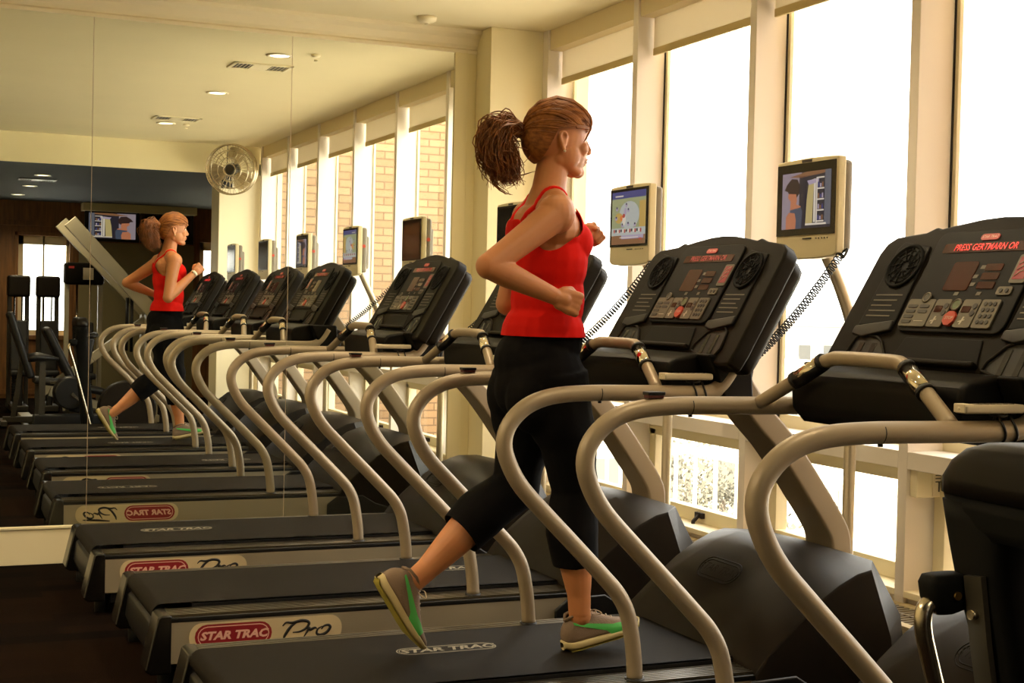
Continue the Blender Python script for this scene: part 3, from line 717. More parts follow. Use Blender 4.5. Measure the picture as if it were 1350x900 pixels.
tm = make_treadmill()
TLAB = ['treadmill nearest the camera with the large console cut off by the right edge', 'treadmill the woman in the red top is running on',
        'treadmill directly behind the runner, its large red and cream side badge fully visible', 'treadmill closest to the wall mirror, end of the row']
TY = [2.885, 4.2095, 5.538, 6.8635]; TX = [0, -.005, -.008, -.067]
treads = []
for i in range(4):
    o = tm if i == 0 else copy_tree(tm)
    o.location = (2.0 + TX[i], TY[i], 0)
    tag(o, TLAB[i], 'treadmill', 'row of treadmills facing the windows'); treads.append(o)
dim = mat('dim red led segments', (0.22, 0.012, 0.01), 0.4, emit=(1.0, 0.02, 0.015), emit_str=0.09)
for t_ in treads[1:]:
    for c_ in [q for q in kids(t_) if q.name.startswith('console')]:
        for d_ in kids(c_):
            for l_ in kids(d_):
                if l_.name.startswith('led_lettering'): l_.data = l_.data.copy(); l_.data.materials[0] = dim
# belt prints differ in position: each belt gets its own
for i, (x0, dy) in enumerate(((1.55, .05), (1.467, .07), (1.93, .06), (1.13, .06))):
    blt = [k for k in kids(treads[i]) if k.name.startswith('running_belt')][0]
    m = MB(); belt_logo(m, x0, x0 + .34, dy, .2862); m.build('belt_print', BELTLOGO, blt, (2.0, 0, 0))

# remote controls strapped on the near handrails
RL = ['silver remote control strapped to the nearest handrail at the right edge', 'silver remote control strapped to the handrail right of the running woman',
      'silver remote control strapped to the handrail hidden beside the runner', 'silver remote control strapped to the handrail of the treadmill closest to the mirror']
r0 = None
for i in range(4):
    x = 2.225 + TX[i]; y = TY[i] - .40
    if r0 is None:
        r0 = empty('remote_control', (x, y, 1.175)); og = r0.location
        m = MB(); m.box((x - .085, y - .022, 1.182), (x + .085, y + .022, 1.202)); m.build('remote_body', REMOTE, r0, og, bevel=0.006)
        m = MB(); m.box((x - .0865, y - .018, 1.184), (x - .060, y + .018, 1.2035)); m.cyl((x - .088, y, 1.193), (x - .084, y, 1.193), .004, 10); m.build('emitter_end', WHITE, r0, og, bevel=0.003)
        m = MB()
        for k in range(6): m.box((x - .04 + k * .018, y - .010, 1.2015), (x - .030 + k * .018, y + .010, 1.2035))
        m.build('remote_keys', KEYS, r0, og)
        for dx in (.022, .055):
            m = MB(); m.tube([V((x + dx + .004 * math.sin(a * 2), y + .0275 * math.cos(a), 1.142 + .0275 * math.sin(a) + (.010 if math.sin(a) > .9 else 0))) for a in [2 * PI * k / 24 for k in range(25)]], .003, 6, False)
            m.build('wire_tie', BLACK, r0, og)
        m = MB(); m.tube(smooth_path([V((x + .0, y, 1.180)), V((x + .03, y - .01, 1.176)), V((x + .06, y + .01, 1.179)), V((x + .075, y, 1.182))]), .004, 6); m.build('tie_knot', BLACK, r0, og)
        o = r0
    else: o = copy_tree(r0); o.location = (x, y, 1.175)
    tag(o, RL[i], 'remote control', 'remote controls strapped to handrails')

# ------------------------------------------------------------------ televisions on floor poles
def flat(name, c, e=1.0): return mat('screen ' + name, tuple(x * .0 + .006 for x in c), .5, emit=c, emit_str=e * .42)
SC = dict(off=mat('dark television screen', (.012, .010, .010), .12), slate=flat('slate', (.10, .10, .12)), mauve=flat('mauve', (.24, .19, .22)), dark=flat('dark', (.022, .018, .025)),
          hair=flat('hair', (.03, .014, .012)), skin=flat('skin', (.40, .14, .07)), cream=flat('cream', (.55, .48, .40)), tan=flat('tan', (.40, .31, .13)), blue=flat('blue', (.05, .05, .16)),
          green=flat('green', (.26, .27, .14)), pale=flat('pale', (.36, .37, .34)), yellow=flat('yellow', (.42, .27, .07)), brown=flat('brown', (.20, .09, .04)), red=flat('red', (.35, .05, .04)), lilac=flat('lilac', (.32, .26, .34)), orange=flat('orange', (.55, .16, .04)), top=flat('top', (.05, .06, .09)))
def closet_picture(fn, name, parent, og):
    m = MB(); keys = ['dark', 'mauve', 'hair', 'skin', 'top', 'tan', 'cream', 'brown', 'lilac', 'slate', 'blue']
    def rc(k, x0, x1, y0, y1, d): m.cur = keys.index(k); m.prism([(x0, y0), (x1, y0), (x1, y1), (x0, y1)], fn, d, d + .0002)
    def pg(k, p, d): m.cur = keys.index(k); m.prism(p, fn, d, d + .0002)
    rc('dark', 0, 1, 0, 1, 0); rc('mauve', .0, .40, 0, 1, .0003); pg('brown', [(.15, .93), (.5, 1), (.95, 1), (.9, .95), (.4, .90)], .0006)
    rc('dark', .36, .50, 0, .93, .0006); rc('dark', .48, .86, .06, .93, .0006)
    pg('tan', [(.50, .08), (.64, .08), (.66, .86), (.56, .84), (.52, .5)], .0009); rc('cream', .66, .70, .10, .86, .0009); pg('lilac', [(.56, .76), (.76, .80), (.76, .86), (.52, .84)], .0012)
    for k in range(5): rc('cream', .72, .87, .10 + k * .19, .125 + k * .19, .0012)
    rc('cream', .71, .735, .06, .88, .0012)
    for k in range(4):
        for j in range(3): rc(('blue', 'lilac', 'brown')[(k + j) % 3], .745 + j * .04, .772 + j * .04, .135 + k * .19, .22 + k * .19 - .02 * (j % 2), .0012)
    rc('slate', .88, 1.0, .05, 1, .0009); rc('cream', .5, .92, .05, .085, .0014)
    pg('hair', [(.05, .70), (.10, .80), (.20, .90), (.32, .88), (.38, .76), (.36, .62), (.30, .55), (.16, .60), (.12, .68)], .0012)
    pg('skin', [(.14, .64), (.30, .62), (.32, .50), (.30, .44), (.40, .40), (.40, .32), (.18, .34), (.19, .50), (.13, .56)], .0015)
    pg('top', [(.18, .34), (.40, .38), (.44, .30), (.42, .0), (.30, .0), (.28, .22), (.18, .30)], .0018); pg('skin', [(.10, .0), (.10, .22), (.16, .30), (.28, .28), (.31, .15), (.30, .0)], .0021)
    return m.build(name, [SC[k] for k in keys], parent, og)
def sport_picture(fn, name, parent, og):
    m = MB(); keys = ['green', 'blue', 'pale', 'yellow', 'brown', 'red', 'lilac', 'dark', 'cream', 'orange', 'tan']
    def rc(k, x0, x1, y0, y1, d): m.cur = keys.index(k); m.prism([(x0, y0), (x1, y0), (x1, y1), (x0, y1)], fn, d, d + .0002)
    def el(k, cx, cy, rx, ry, d): m.cur = keys.index(k); m.prism(circ(cx, cy, rx, 18, ry), fn, d, d + .0002)
    rc('green', 0, 1, 0, 1, 0); rc('blue', 0, 1, .87, 1, .0003); rc('cream', .10, .34, .905, .93, .0006); el('pale', .52, .55, .30, .26, .0006); rc('yellow', .82, 1, .3, .8, .0006); el('yellow', .22, .5, .12, .1, .0009)
    rc('brown', 0, 1, 0, .17, .0006); rc('lilac', .30, .95, .10, .17, .0009); rc('pale', 0, 1, .17, .31, .0009)
    for k in range(16): rc(('red', 'dark', 'cream')[k % 3], .07 + k * .052, .11 + k * .052, .225 + .012 * math.sin(k * 2), .285, .0012)
    rc('red', .82, .90, .07, .11, .0012); rc('cream', .25, .8, .12, .135, .0012)
    for cx, cy in ((.16, .68), (.44, .74), (.50, .64), (.14, .50), (.33, .36), (.50, .38), (.70, .36)): el('lilac', cx, cy, .035, .04, .0012); el('dark', cx, cy + .02, .018, .02, .0015)
    el('lilac', .41, .62, .04, .07, .0015); el('orange', .30, .50, .05, .05, .0015); el('cream', .38, .46, .05, .10, .0018); el('red', .37, .54, .04, .04, .002)
    return m.build(name, [SC[k] for k in keys], parent, og)
TVY = [1.585, 2.925, 4.262, 5.605, 6.945]
TVL = ['pole mounted television nearest the fan column, seen only in the mirror', 'pole mounted television just out of the right edge, seen in the mirror', 'pole mounted television showing a woman beside closet shelves',
       'pole mounted television showing a sports field, right of the runner', 'pole mounted television with a dark screen half hidden behind the runner']
for i, yc in enumerate(TVY):
    r = empty('television', (3.175, yc, 0), TVL[i], 'television', 'televisions on poles in front of the treadmills'); og = r.location
    xs = 2.955
    def tf(a, b, d, yc=yc, xs=xs): return (xs - d, yc + .185 - a * .37, 1.607 + b * .335)
    m = MB(); m.prism([(0, 0), (.06, -.035), (.3, -.055), (.7, -.055), (.94, -.035), (1, 0), (1, 1), (.85, 1.01), (.5, 1.02), (.15, 1.01), (0, 1)], tf, -.035, .0)
    h = m.build('front_case', TVCASE, r, og, bevel=0.006)
    m = MB(); m.prism([(.03, .02), (.97, .02), (.97, .97), (.03, .97)], tf, -.075, -.03); m.prism([(.2, .1), (.8, .1), (.8, .8), (.2, .8)], tf, -.11, -.07); m.build('back_case', TVBACK, r, og, bevel=0.015)
    m = MB(); m.prism([(.018, .20), (.975, .20), (.975, .965), (.018, .965)], tf, 0, .003); m.build('bezel', TVBLK, r, og)
    m = MB(); m.prism([(.46, .155), (.60, .155), (.60, .170), (.46, .170)], tf, 0, .002)
    for k in range(5): m.prism(circ(.68 + k * .045, .16, .008, 8, .008), tf, 0, .002)
    m.prism([(.42, .97), (.58, .97), (.58, 1.0), (.42, 1.0)], tf, 0, .002)
    m.build('control_keys', KEYDK, r, og)
    def sf(a, b, d, tf=tf): return tf(.09 + a * .83, .27 + b * .62, .0032 + d)
    if i == 2: closet_picture(lambda a, b, d: tf(.11 + a * .80, .27 + b * .60, .0034 + d), 'screen', r, og)
    elif i == 3: sport_picture(lambda a, b, d: tf(.07 + a * .86, .23 + b * .70, .0034 + d), 'screen', r, og)
    else:
        m = MB(); m.prism([(.07, .24), (.93, .24), (.93, .93), (.07, .93)], tf, .0031, .0036); m.build('screen', SC['off'], r, og)
    m = MB()
    m.tube(smooth_path([V((3.175, yc - .0, .0)), V((3.175, yc - .0, .6)), V((3.175, yc - .0, 1.27)), V((3.165, yc, 1.36)), V((3.10, yc - .01, 1.50)), V((3.03, yc + .0, 1.64)), V((3.02, yc + .0, 1.72))], 5), .022, 16)
    m.build('pole', POLE, r, og)
    m = MB(); m.box((3.11, yc - .1, 0), (3.128, yc + .1, .012)); m.cyl((3.175, yc, .0), (3.175, yc, .02), .04, 28); m.build('base_plate', POLE, r, og)
    # small red stickered knob on the back of the case
    m = MB(); m.cyl((3.0, yc + .186, 1.80), (3.0, yc + .192, 1.80), .012, 12); m.build('side_knob', REDBTN, r, og)
    # coiled headphone cord down to the console
    a = V((2.975, yc - .185, 1.60)); b = V((2.60, yc - .245, 1.245)); mid = (a + b) / 2 + V((0, 0, -.045)); n = 620; pts = []
    ax = (b - a).normalized(); e2 = ax.orthogonal().normalized(); e3 = ax.cross(e2)
    for k in range(n + 1):
        t = k / n; c = a * (1 - t) ** 2 + mid * 2 * t * (1 - t) + b * t * t; an = 2 * PI * 36 * t
        pts.append(c + (e2 * math.cos(an) + e3 * math.sin(an)) * .0130)
    m = MB(); m.tube(pts, .0029, 5); m.build('coiled_cord', BLACK, r, og)
    m = MB(); m.tube(smooth_path([a, a + V((0, -.015, -.01)), a + V((.02, -.01, .02)), a + V((.0, .012, .0))], 5), .005, 6); m.build('cord_plug', BLACK, r, og)
# pair of televisions hung on the back wall
for i, (x0, x1) in enumerate(((2.30, 3.03), (3.05, 3.78))):
    r = empty('wall_television', ((x0 + x1) / 2, YR + .1, 2.38), ['black wall television showing the closet picture, hung on the brown back wall', 'black wall television hung next to the one with the closet picture'][i], 'television', 'televisions on the back wall'); og = r.location
    bx((x0, YR + .10, 2.17), (x1, YR + .16, 2.60)).build('television_case', BLACK, r, og, bevel=0.006)
    m = MB(); m.cyl(((x0 + x1) / 2, YR + .12, 2.60), ((x0 + x1) / 2, YR + .12, ZB - .02), .015, 10); m.box(((x0 + x1) / 2 - .05, YR, 2.3), ((x0 + x1) / 2 + .05, YR + .10, 2.4)); m.build('mount', BLACK, r, og)
    def wf(a, b, d, x0=x0, x1=x1): return (x1 - .05 - a * (x1 - x0 - .1), YR + .1605 + d, 2.21 + b * .35)
    if i == 0: closet_picture(wf, 'screen', r, og)
    else:
        m = MB(); m.prism([(0, 0), (1, 0), (1, 1), (0, 1)], wf, 0, .001); m.build('screen', SC['off'], r, og)
# ------------------------------------------------------------------ the runner
from mathutils.bvhtree import BVHTree
def evaluated(mb, voxel, smooth_it=6, smooth_f=.5, extra=None):
    me = bpy.data.meshes.new('tmp'); me.from_pydata([tuple(p) for p in mb.v], [], mb.f)
    bm = bmesh.new(); bm.from_mesh(me); bmesh.ops.recalc_face_normals(bm, faces=bm.faces); bm.to_mesh(me); bm.free()
    o = bpy.data.objects.new('tmp', me); COL.objects.link(o)
    r = o.modifiers.new('r', 'REMESH'); r.mode = 'VOXEL'; r.voxel_size = voxel; r.adaptivity = 0
    s = o.modifiers.new('s', 'SMOOTH'); s.factor = smooth_f; s.iterations = smooth_it
    bpy.context.view_layer.update()
    ev = o.evaluated_get(bpy.context.evaluated_depsgraph_get()); m2 = ev.to_mesh()
    vs = [v.co.copy() for v in m2.vertices]; fs = [list(p.vertices) for p in m2.polygons]
    ev.to_mesh_clear(); bpy.data.objects.remove(o); return vs, fs
def clip_mesh(vs, fs, g):
    """keep the part of the surface where g > 0, cut cleanly along g = 0"""
    val = [g(v) for v in vs]; nv = []; mp = {}; ed = {}; nf = []
    def vid(i):
        if i not in mp: mp[i] = len(nv); nv.append(vs[i])
        return mp[i]
    for f in fs:
        if all(val[i] <= 0 for i in f): continue
        out = []
        for a, b in zip(f, f[1:] + f[:1]):
            if val[a] > 0: out.append(vid(a))
            if (val[a] > 0) != (val[b] > 0):
                k = (min(a, b), max(a, b))
                if k not in ed:
                    t = val[a] / (val[a] - val[b]); ed[k] = len(nv); nv.append(vs[a] * (1 - t) + vs[b] * t)
                out.append(ed[k])
        if len(out) >= 3: nf.append(out)
    return nv, nf
def link_mesh(name, vs, fs, m, parent, org, keep=None, solid=0.0):
    if keep:
        vs, fs = clip_mesh(vs, fs, keep)
    me = bpy.data.meshes.new(name); me.from_pydata([tuple(v - V(org)) for v in vs], [], fs); me.materials.append(m)
    for p in me.polygons: p.use_smooth = True
    o = bpy.data.objects.new(name, me); COL.objects.link(o); o.parent = parent
    if solid: s = o.modifiers.new('solid', 'SOLIDIFY'); s.thickness = solid; s.offset = 1
    return o
run = empty('person', (1.95, 4.19, .286), 'woman with auburn ponytail, red tank top and black capri leggings running on a treadmill', 'person'); og = run.location
rt = MB(); YC = 4.19
def rotz(a): return Matrix.Rotation(a, 3, 'Z')
def roty(a): return Matrix.Rotation(a, 3, 'Y')
def torso(m, g=0.0, lim=False):
    # pelvis, belly, ribcage, bust, shoulder yoke
    m.ellipsoid((1.895, YC, 1.165), (.128 + g, .178 + g, .135 + g), rotz(-.05))
    for s_ in (-1, 1): m.ellipsoid((1.866, YC + s_ * .078, 1.110), (.100 + g, .090 + g, .110 + g))
    m.ellipsoid((1.908, YC, 1.30), (.112 + g, .148 + g, .14 + g))
    m.ellipsoid((1.918, YC, 1.42), (.103 + g, .132 + g, .15 + g))
    m.ellipsoid((1.915, YC, 1.545), (.112 + g, .148 + g, .15 + g))
    m.ellipsoid((1.902, YC, 1.64), (.105 + g, .155 + g, .105 + g), rotz(.06))
    for s_ in (-1, 1): m.ellipsoid((1.968, YC + s_ * .064, 1.605), (.060 + g, .062 + g, .060 + g))
    m.capsule((1.885, YC - .125, 1.70), (1.925, YC + .135, 1.70), .058 + g, .058 + g)
    for s_ in (-1, 1): m.capsule((1.915, YC + s_ * .015, 1.755), (1.90 + s_ * .015, YC + s_ * .115, 1.715), .042 + g * .5, .048 + g)
SHR = V((1.865, YC - .168, 1.685)); ELR = V((1.628, 3.985, 1.515)); WRR = V((1.845, 3.972, 1.428))
SHL = V((1.925, YC + .172, 1.690)); ELL = V((1.875, 4.415, 1.405)); WRL = V((2.085, 4.335, 1.60))
HPR = V((1.905, 4.100, 1.135)); KNR = V((1.998, 4.110, .815)); ANR = V((2.030, 4.125, .408))
HPL = V((1.885, 4.275, 1.135)); KNL = V((1.868, 4.285, .800)); ANL = V((1.497, 4.252, .512))
def limb(m, pts, rs, g=0.0): m.tube(smooth_path(pts, 4), _interp([r + g for r in rs], len(pts), 4), 20)
def _interp(rs, n, k):
    out = []
    for i in range(n - 1):
        for j in range(k): out.append(rs[i] * (1 - j / k) + rs[i + 1] * j / k)
    out.append(rs[-1]); return out
def lerp(a, b, t): return a * (1 - t) + b * t
def thigh(m, h, k, g=0.0, r0=.098):
    b = lerp(h, k, .5) + V((.012, 0, 0))
    limb(m, [h + V((0, 0, .05)), lerp(h, k, .25), b, lerp(h, k, .8), k], [r0 * .95, r0 * .93, r0 * .80, r0 * .64, r0 * .60], g)
    m.ellipsoid(k, (.060 + g, .056 + g, .062 + g))
def shin(m, k, a, back, g=0.0, t1=1.0):
    cs = [k, lerp(k, a, .18) + back * .012, lerp(k, a, .34) + back * .018, lerp(k, a, .6) + back * .008, lerp(k, a, .85), a]
    rr = [.056, .061, .066, .054, .038, .036]
    n = 6 if t1 >= 1 else 4
    limb(m, cs[:n], rr[:n], g)
def arm(m, s_, e, w_, g=0.0):
    limb(m, [s_, lerp(s_, e, .35), lerp(s_, e, .7), e], [.054, .047, .042, .040], g)
    m.ellipsoid(e, (.041, .040, .041)); limb(m, [e, lerp(e, w_, .28), lerp(e, w_, .65), w_], [.039, .041, .033, .026], g)
    m.ellipsoid(s_, (.062 + g, .055 + g, .062 + g))
body = MB(); torso(body)
thigh(body, HPR, KNR); thigh(body, HPL, KNL)
shin(body, KNR, ANR, V((-1, 0, 0))); shin(body, KNL, ANL, V((-.6, 0, -.7)) * -1 if False else V((-.6, 0, .75)))
for a_, fd_, ud_ in ((ANR, V((.977, .02, .215)), V((-.215, 0, .977))), (ANL, V((.52, -.03, -.853)), V((.853, 0, .52)))): body.ellipsoid(a_ - ud_ * .01, (.037, .034, .037)); body.capsule(a_ - ud_ * .045, a_ - ud_ * .065 + fd_ * .05, .026, .020)
arm(body, SHR, ELR, WRR); arm(body, SHL, ELL, WRL)
# shoulder blades and lats
body.capsule((1.845, YC - .08, 1.65), (1.862, YC - .09, 1.59), .042, .03); body.capsule((1.845, YC + .08, 1.65), (1.862, YC + .09, 1.59), .042, .03)
def hand(m, w_, d, palm, up):
    """fist: d along the forearm, palm = direction the palm faces, up = index-finger side"""
    d = d.normalized(); up = (up - d * up.dot(d)).normalized(); palm = d.cross(up) * (1 if d.cross(up).dot(palm) > 0 else -1)
    m.capsule(w_, w_ + d * .03, .0245, .026)
    for q in (-.026, -.009, .009, .026): m.capsule(w_ + d * .018 + up * q * .7, w_ + d * .074 + up * q, .017, .0145)
    for q, L in ((.0285, .94), (.0095, 1.0), (-.0095, .95), (-.0275, .82)):
        k0 = w_ + d * .080 + up * q; k1 = k0 + d * .012 * L + palm * .034 * L; k2 = k1 - d * .030 * L + palm * .014 * L; k3 = k2 - d * .018 * L - palm * .016 * L
        m.tube([k0 - palm * .004, k0 + palm * .010, k1, lerp(k1, k2, .6), k2, k3], [.0105, .0108, .0098, .0094, .009, .0075], 10)
        m.ellipsoid(k0, (.0115, .0115, .0115)); m.ellipsoid(k1, (.0100, .0100, .0100)); m.ellipsoid(k3, (.0078, .0078, .0078))
    t0 = w_ + d * .022 + up * .026 + palm * .006; t1 = t0 + d * .028 + up * .014 + palm * .016; t2 = t1 + d * .026 - up * .006 + palm * .016; t3 = t2 + d * .010 - up * .018 + palm * .008
    m.tube([t0, lerp(t0, t1, .5), t1, t2, t3], [.0145, .0135, .0118, .0108, .0085], 10); m.ellipsoid(t1, (.012, .012, .012)); m.ellipsoid(t3, (.0088, .0088, .0088))
hand(body, WRR, WRR - ELR + V((.0, 0, .02)), V((0, 1, .1)), V((.25, 0, 1)))
hand(body, WRL, WRL - ELL, V((-.1, -1, 0)), V((-.7, 0, .7)))
# head
HA = -.06; hf = V((math.cos(HA), math.sin(HA), -.03)).normalized(); hs = V((-math.sin(HA), math.cos(HA), 0)); hu = hf.cross(hs).normalized() * 1
if hu.z < 0: hu = -hu
HC = V((1.942, 4.195, 1.950)); HM = Matrix((hf, hs, hu)).transposed()
def hp(a, b, c): return HC + hf * a + hs * b + hu * c
body.tube([V((1.905, YC, 1.70)), V((1.915, YC, 1.78)), V((1.928, 4.194, 1.86)), V((1.94, 4.195, 1.91))], [.075, .055, .051, .055], 22)
body.ellipsoid(HC, (.100, .076, .104), HM, 28, 18); body.ellipsoid(hp(-.03, 0, .0), (.078, .077, .088), HM, 24, 16)
body.ellipsoid(hp(.042, 0, -.045), (.060, .058, .075), HM, 24, 16); body.ellipsoid(hp(.045, 0, -.082), (.050, .047, .040), HM)
body.ellipsoid(hp(.078, 0, -.112), (.022, .026, .020), HM)
body.capsule(hp(-.005, .045, -.080), hp(.065, .020, -.112), .020, .018); body.capsule(hp(-.005, -.045, -.080), hp(.065, -.020, -.112), .020, .018)
for s_ in (-1, 1): body.ellipsoid(hp(.022, s_ * .038, -.062), (.048, .032, .048), HM)
body.ellipsoid(hp(.084, 0, .022), (.018, .048, .016), HM)
for s_ in (-1, 1): body.ellipsoid(hp(.070, s_ * .036, -.040), (.026, .022, .026), HM)
body.capsule(hp(.092, 0, .0), hp(.112, 0, -.040), .008, .0115); body.ellipsoid(hp(.108, 0, -.045), (.014, .015, .010), HM)
body.ellipsoid(hp(.093, 0, -.072), (.014, .024, .012), HM); body.ellipsoid(hp(.090, 0, -.086), (.013, .020, .008), HM)
for s_ in (-1, 1):      # ears
    p = [hp(-.006, s_ * .078, -.055), hp(-.014, s_ * .083, -.035), hp(-.024, s_ * .088, -.012), hp(-.018, s_ * .089, .003), hp(-.004, s_ * .086, .0), hp(.002, s_ * .081, -.014)]
    body.tube(smooth_path(p, 4), .0052, 8); body.ellipsoid(hp(-.008, s_ * .077, -.025), (.014, .008, .024), HM); body.ellipsoid(hp(-.006, s_ * .080, -.052), (.008, .006, .009), HM)
bv, bf = evaluated(body, .0038, 2)
skin_o = link_mesh('body', bv, bf, SKIN, run, og)
BV = BVHTree.FromPolygons(bv, bf)
# eyes, brows, lips, earring
for s_ in (-1, 1):
    m = MB(); m.ellipsoid(hp(.080, s_ * .030, -.008), (.012, .013, .0075), HM, 14, 10); m.cur = 1; m.ellipsoid(hp(.0885, s_ * .0305, -.008), (.004, .0048, .0048), HM, 10, 8)
    m.cur = 2; m.tube([hp(.078, s_ * .043, -.006), hp(.090, s_ * .036, .001), hp(.093, s_ * .026, .001), hp(.091, s_ * .018, -.004)], .0022, 6)
    m.build('eye', [EYEW, IRIS, HAIRT], run, og)
    m = MB(); m.tube([hp(.082, s_ * .046, .014), hp(.096, s_ * .034, .020), hp(.101, s_ * .018, .017)], [.0015, .003, .0022], 6); m.build('eyebrow', HAIRT, run, og)
    m = MB(); m.ellipsoid(hp(-.005, s_ * .087, -.058), (.0045, .0042, .0042), HM, 10, 8); m.build('earring', WHITE, run, og)
m = MB(); m.ellipsoid(hp(.1035, 0, -.070), (.0055, .019, .0042), HM, 14, 8); m.ellipsoid(hp(.1015, 0, -.079), (.0058, .016, .0048), HM, 14, 8); m.build('lips', LIPS, run, og)
# hair cap, strands drawn back to the tie
TIE = V((1.842, 4.222, 1.955)); tl = HM.transposed() @ (TIE - HC)
m = MB(); m.ellipsoid(HC + hu * .007 + hf * .001, (.1125, .088, .113), HM, 48, 30); m.ellipsoid(hp(-.045, 0, -.015), (.072, .076, .085), HM, 30, 20)
cv_, cf_ = evaluated(m, .004, 3)
def hair_keep(v):
    q = HM.transposed() @ (v - HC); a, b, c = q
    line = .022 + (a - .085) * .1 if a > .03 else (.024 - (.03 - a) * .25 if a > -.03 else .009 - (-.03 - a) * 2.6)
    return c - line
hair = link_mesh('hair', cv_, cf_, HAIR, run, og, hair_keep, .003)
rnd = random.Random(3); m = MB()
R3 = (.1155, .0915, .1165); off = hu * .007 + hf * .001
def on_head(dirv, k=1.0): return HC + off + HM @ V((dirv.x * R3[0] * k, dirv.y * R3[1] * k, dirv.z * R3[2] * k))
te = V((tl.x / R3[0], tl.y / R3[1], (tl.z - .008) / R3[2])).normalized()
starts = []
for i in range(420):
    side = -1 if i % 2 else 1; t = rnd.random()
    if t < .38: a = lerp(V((.86, .03 * side, .50)), V((.86, .46 * side, .19)), rnd.random())
    elif t < .62: a = lerp(V((.86, .46 * side, .19)), V((.16, .97 * side, .20)), rnd.random())
    elif t < .72: a = lerp(V((.16, .97 * side, .24)), V((-.32, .93 * side, .02)), rnd.random())
    else: a = lerp(V((-.34, .92 * side, -.10)), V((-.60, .45 * side, -.80)), rnd.random())
    starts.append(a.normalized())
for i, a in enumerate(starts):
    pts = []; rr = []; wob = rnd.uniform(-.03, .03); up_ = rnd.uniform(.994, 1.03); n = 12
    for k in range(n + 1):
        t = k / n; d = lerp(a, te, t); bow = math.sin(PI * t) * (.18 if a.z > .2 else .05)
        d = (d + V((0, wob * math.sin(3 * t), bow))).normalized(); pts.append(on_head(d, up_ - .03 * (t < .1))); rr.append(.0028 * (.5 + math.sin(PI * min(1, t + .12)) * .7))
    m.tube(pts, rr, 5, False)
for i in range(90):       # side-swept fringe falling over the temple
    side = -1 if i % 3 else 1; q = rnd.random()
    a = V((.55, .0, .85)).normalized(); b = V((.86, (.40 + .3 * q) * side, .45 - .2 * q)).normalized(); c = V((.76 - .14 * q, .78 * side, .10 - .22 * q)).normalized()
    pts = [on_head(a, 1.02), on_head(lerp(a, b, .5).normalized(), 1.05), on_head(b, 1.05 + .02 * rnd.random()), on_head(c, 1.03), on_head((c + V((-.08, .02 * side, -.12))).normalized(), 1.0)]
    p = smooth_path(pts, 4); m.tube(p, [.0030 * (1 - .75 * k / len(p)) for k in range(len(p))], 5, False)
hs_o = m.build('hair_strand', HAIR, hair, og)
m = MB(); tb = (TIE - HC).normalized(); m.tube([TIE - tb * .004, TIE + tb * .012], .0235, 20, True, 1.25, (0, 0, 1)); m.build('hair_tie', BLACK, hair, og)
m = MB()
m.capsule(TIE + V((.0, 0, 0)), V((1.795, 4.236, 1.985)), .018, .026); m.capsule(V((1.785, 4.238, 1.975)), V((1.752, 4.24, 1.905)), .030, .030); m.capsule(V((1.752, 4.24, 1.905)), V((1.760, 4.24, 1.845)), .030, .022)
for i in range(620):
    g = lambda s_: rnd.gauss(0, s_)
    o1 = V((g(.004), g(.008), g(.009))); y = g(.028); q = rnd.random()
    P0 = TIE + V((-.004, 0, 0)) + o1; P1 = V((1.780 + g(.010), 4.235 + y * .6, 1.995 + g(.012) - .045 * q)); P2 = V((1.720 + g(.014) + .06 * q, 4.24 + y, 1.965 + g(.016) - .045 * q))
    P3 = V((1.704 + g(.018) + .095 * q, 4.24 + y, 1.885 + g(.016))); P4 = V((1.730 + g(.018) + .085 * q, 4.24 + y * .9, 1.83 + g(.018)))
    P5 = V((1.755 + g(.020) + .04 * q, 4.24 + y * .8, 1.795 + g(.012))) if q < .75 else V((1.815 + g(.012), 4.24 + y, 1.80 + g(.008)))
    pl = [P0, P1, P2, P3, P4]
    if rnd.random() < .45: pl.append(P5)
    p = smooth_path(pl, 5); n = len(p); m.tube(p, [.0023 * (1 - .8 * (k / n) ** 2) for k in range(n)], 5, False)
for i in range(14):      # long wisps: down past the tail and back to the nape
    g = rnd.gauss
    p = smooth_path([V((1.715, 4.24, 1.88)), V((1.72 + g(0, .006), 4.24, 1.83)), V((1.745 + g(0, .006), 4.24, 1.79)), V((1.775 + g(0, .01), 4.24, 1.765)), V((1.80 + g(0, .012), 4.24, 1.755))], 5) if i < 9 else \
        smooth_path([V((1.755, 4.23, 1.85)), V((1.775, 4.23, 1.815 + g(0, .004))), V((1.81, 4.22, 1.812 + g(0, .003))), V((1.87, 4.20, 1.832))], 5)
    m.tube(p, [.0024 * (1 - .8 * k / len(p)) for k in range(len(p))], 5, False)
m.build('ponytail', HAIRT, hair, og)
# leggings
m = MB(); G = .011
m.ellipsoid((1.895, YC, 1.165), (.128 + G, .178 + G, .135 + G), rotz(-.05))
for s_ in (-1, 1): m.ellipsoid((1.866, YC + s_ * .078, 1.110), (.100 + G, .090 + G, .110 + G))
m.ellipsoid((1.850, YC, 1.13), (.100, .10, .10))
m.ellipsoid((1.885, YC, 1.22), (.132, .165, .12))
m.ellipsoid((1.908, YC, 1.30), (.112 + .006, .148 + .006, .14 + .006))
thigh(m, HPR, KNR, G + .004); thigh(m, HPL, KNL, G + .004); shin(m, KNR, ANR, V((-1, 0, 0)), G + .006, .6); shin(m, KNL, ANL, V((-.6, 0, .75)), G + .006, .6)
pv, pf = evaluated(m, .006, 8)
cn = (ANL - KNL).normalized(); cc = lerp(KNL, ANL, .52)
def pk(v):
    r = min(1.335 - v.z, v.z - .565)
    if v.x < 1.80 and v.z < .92: r = min(r, -(v - cc).dot(cn))
    return r
link_mesh('leggings', pv, pf, PANTS, run, og, pk, .003)
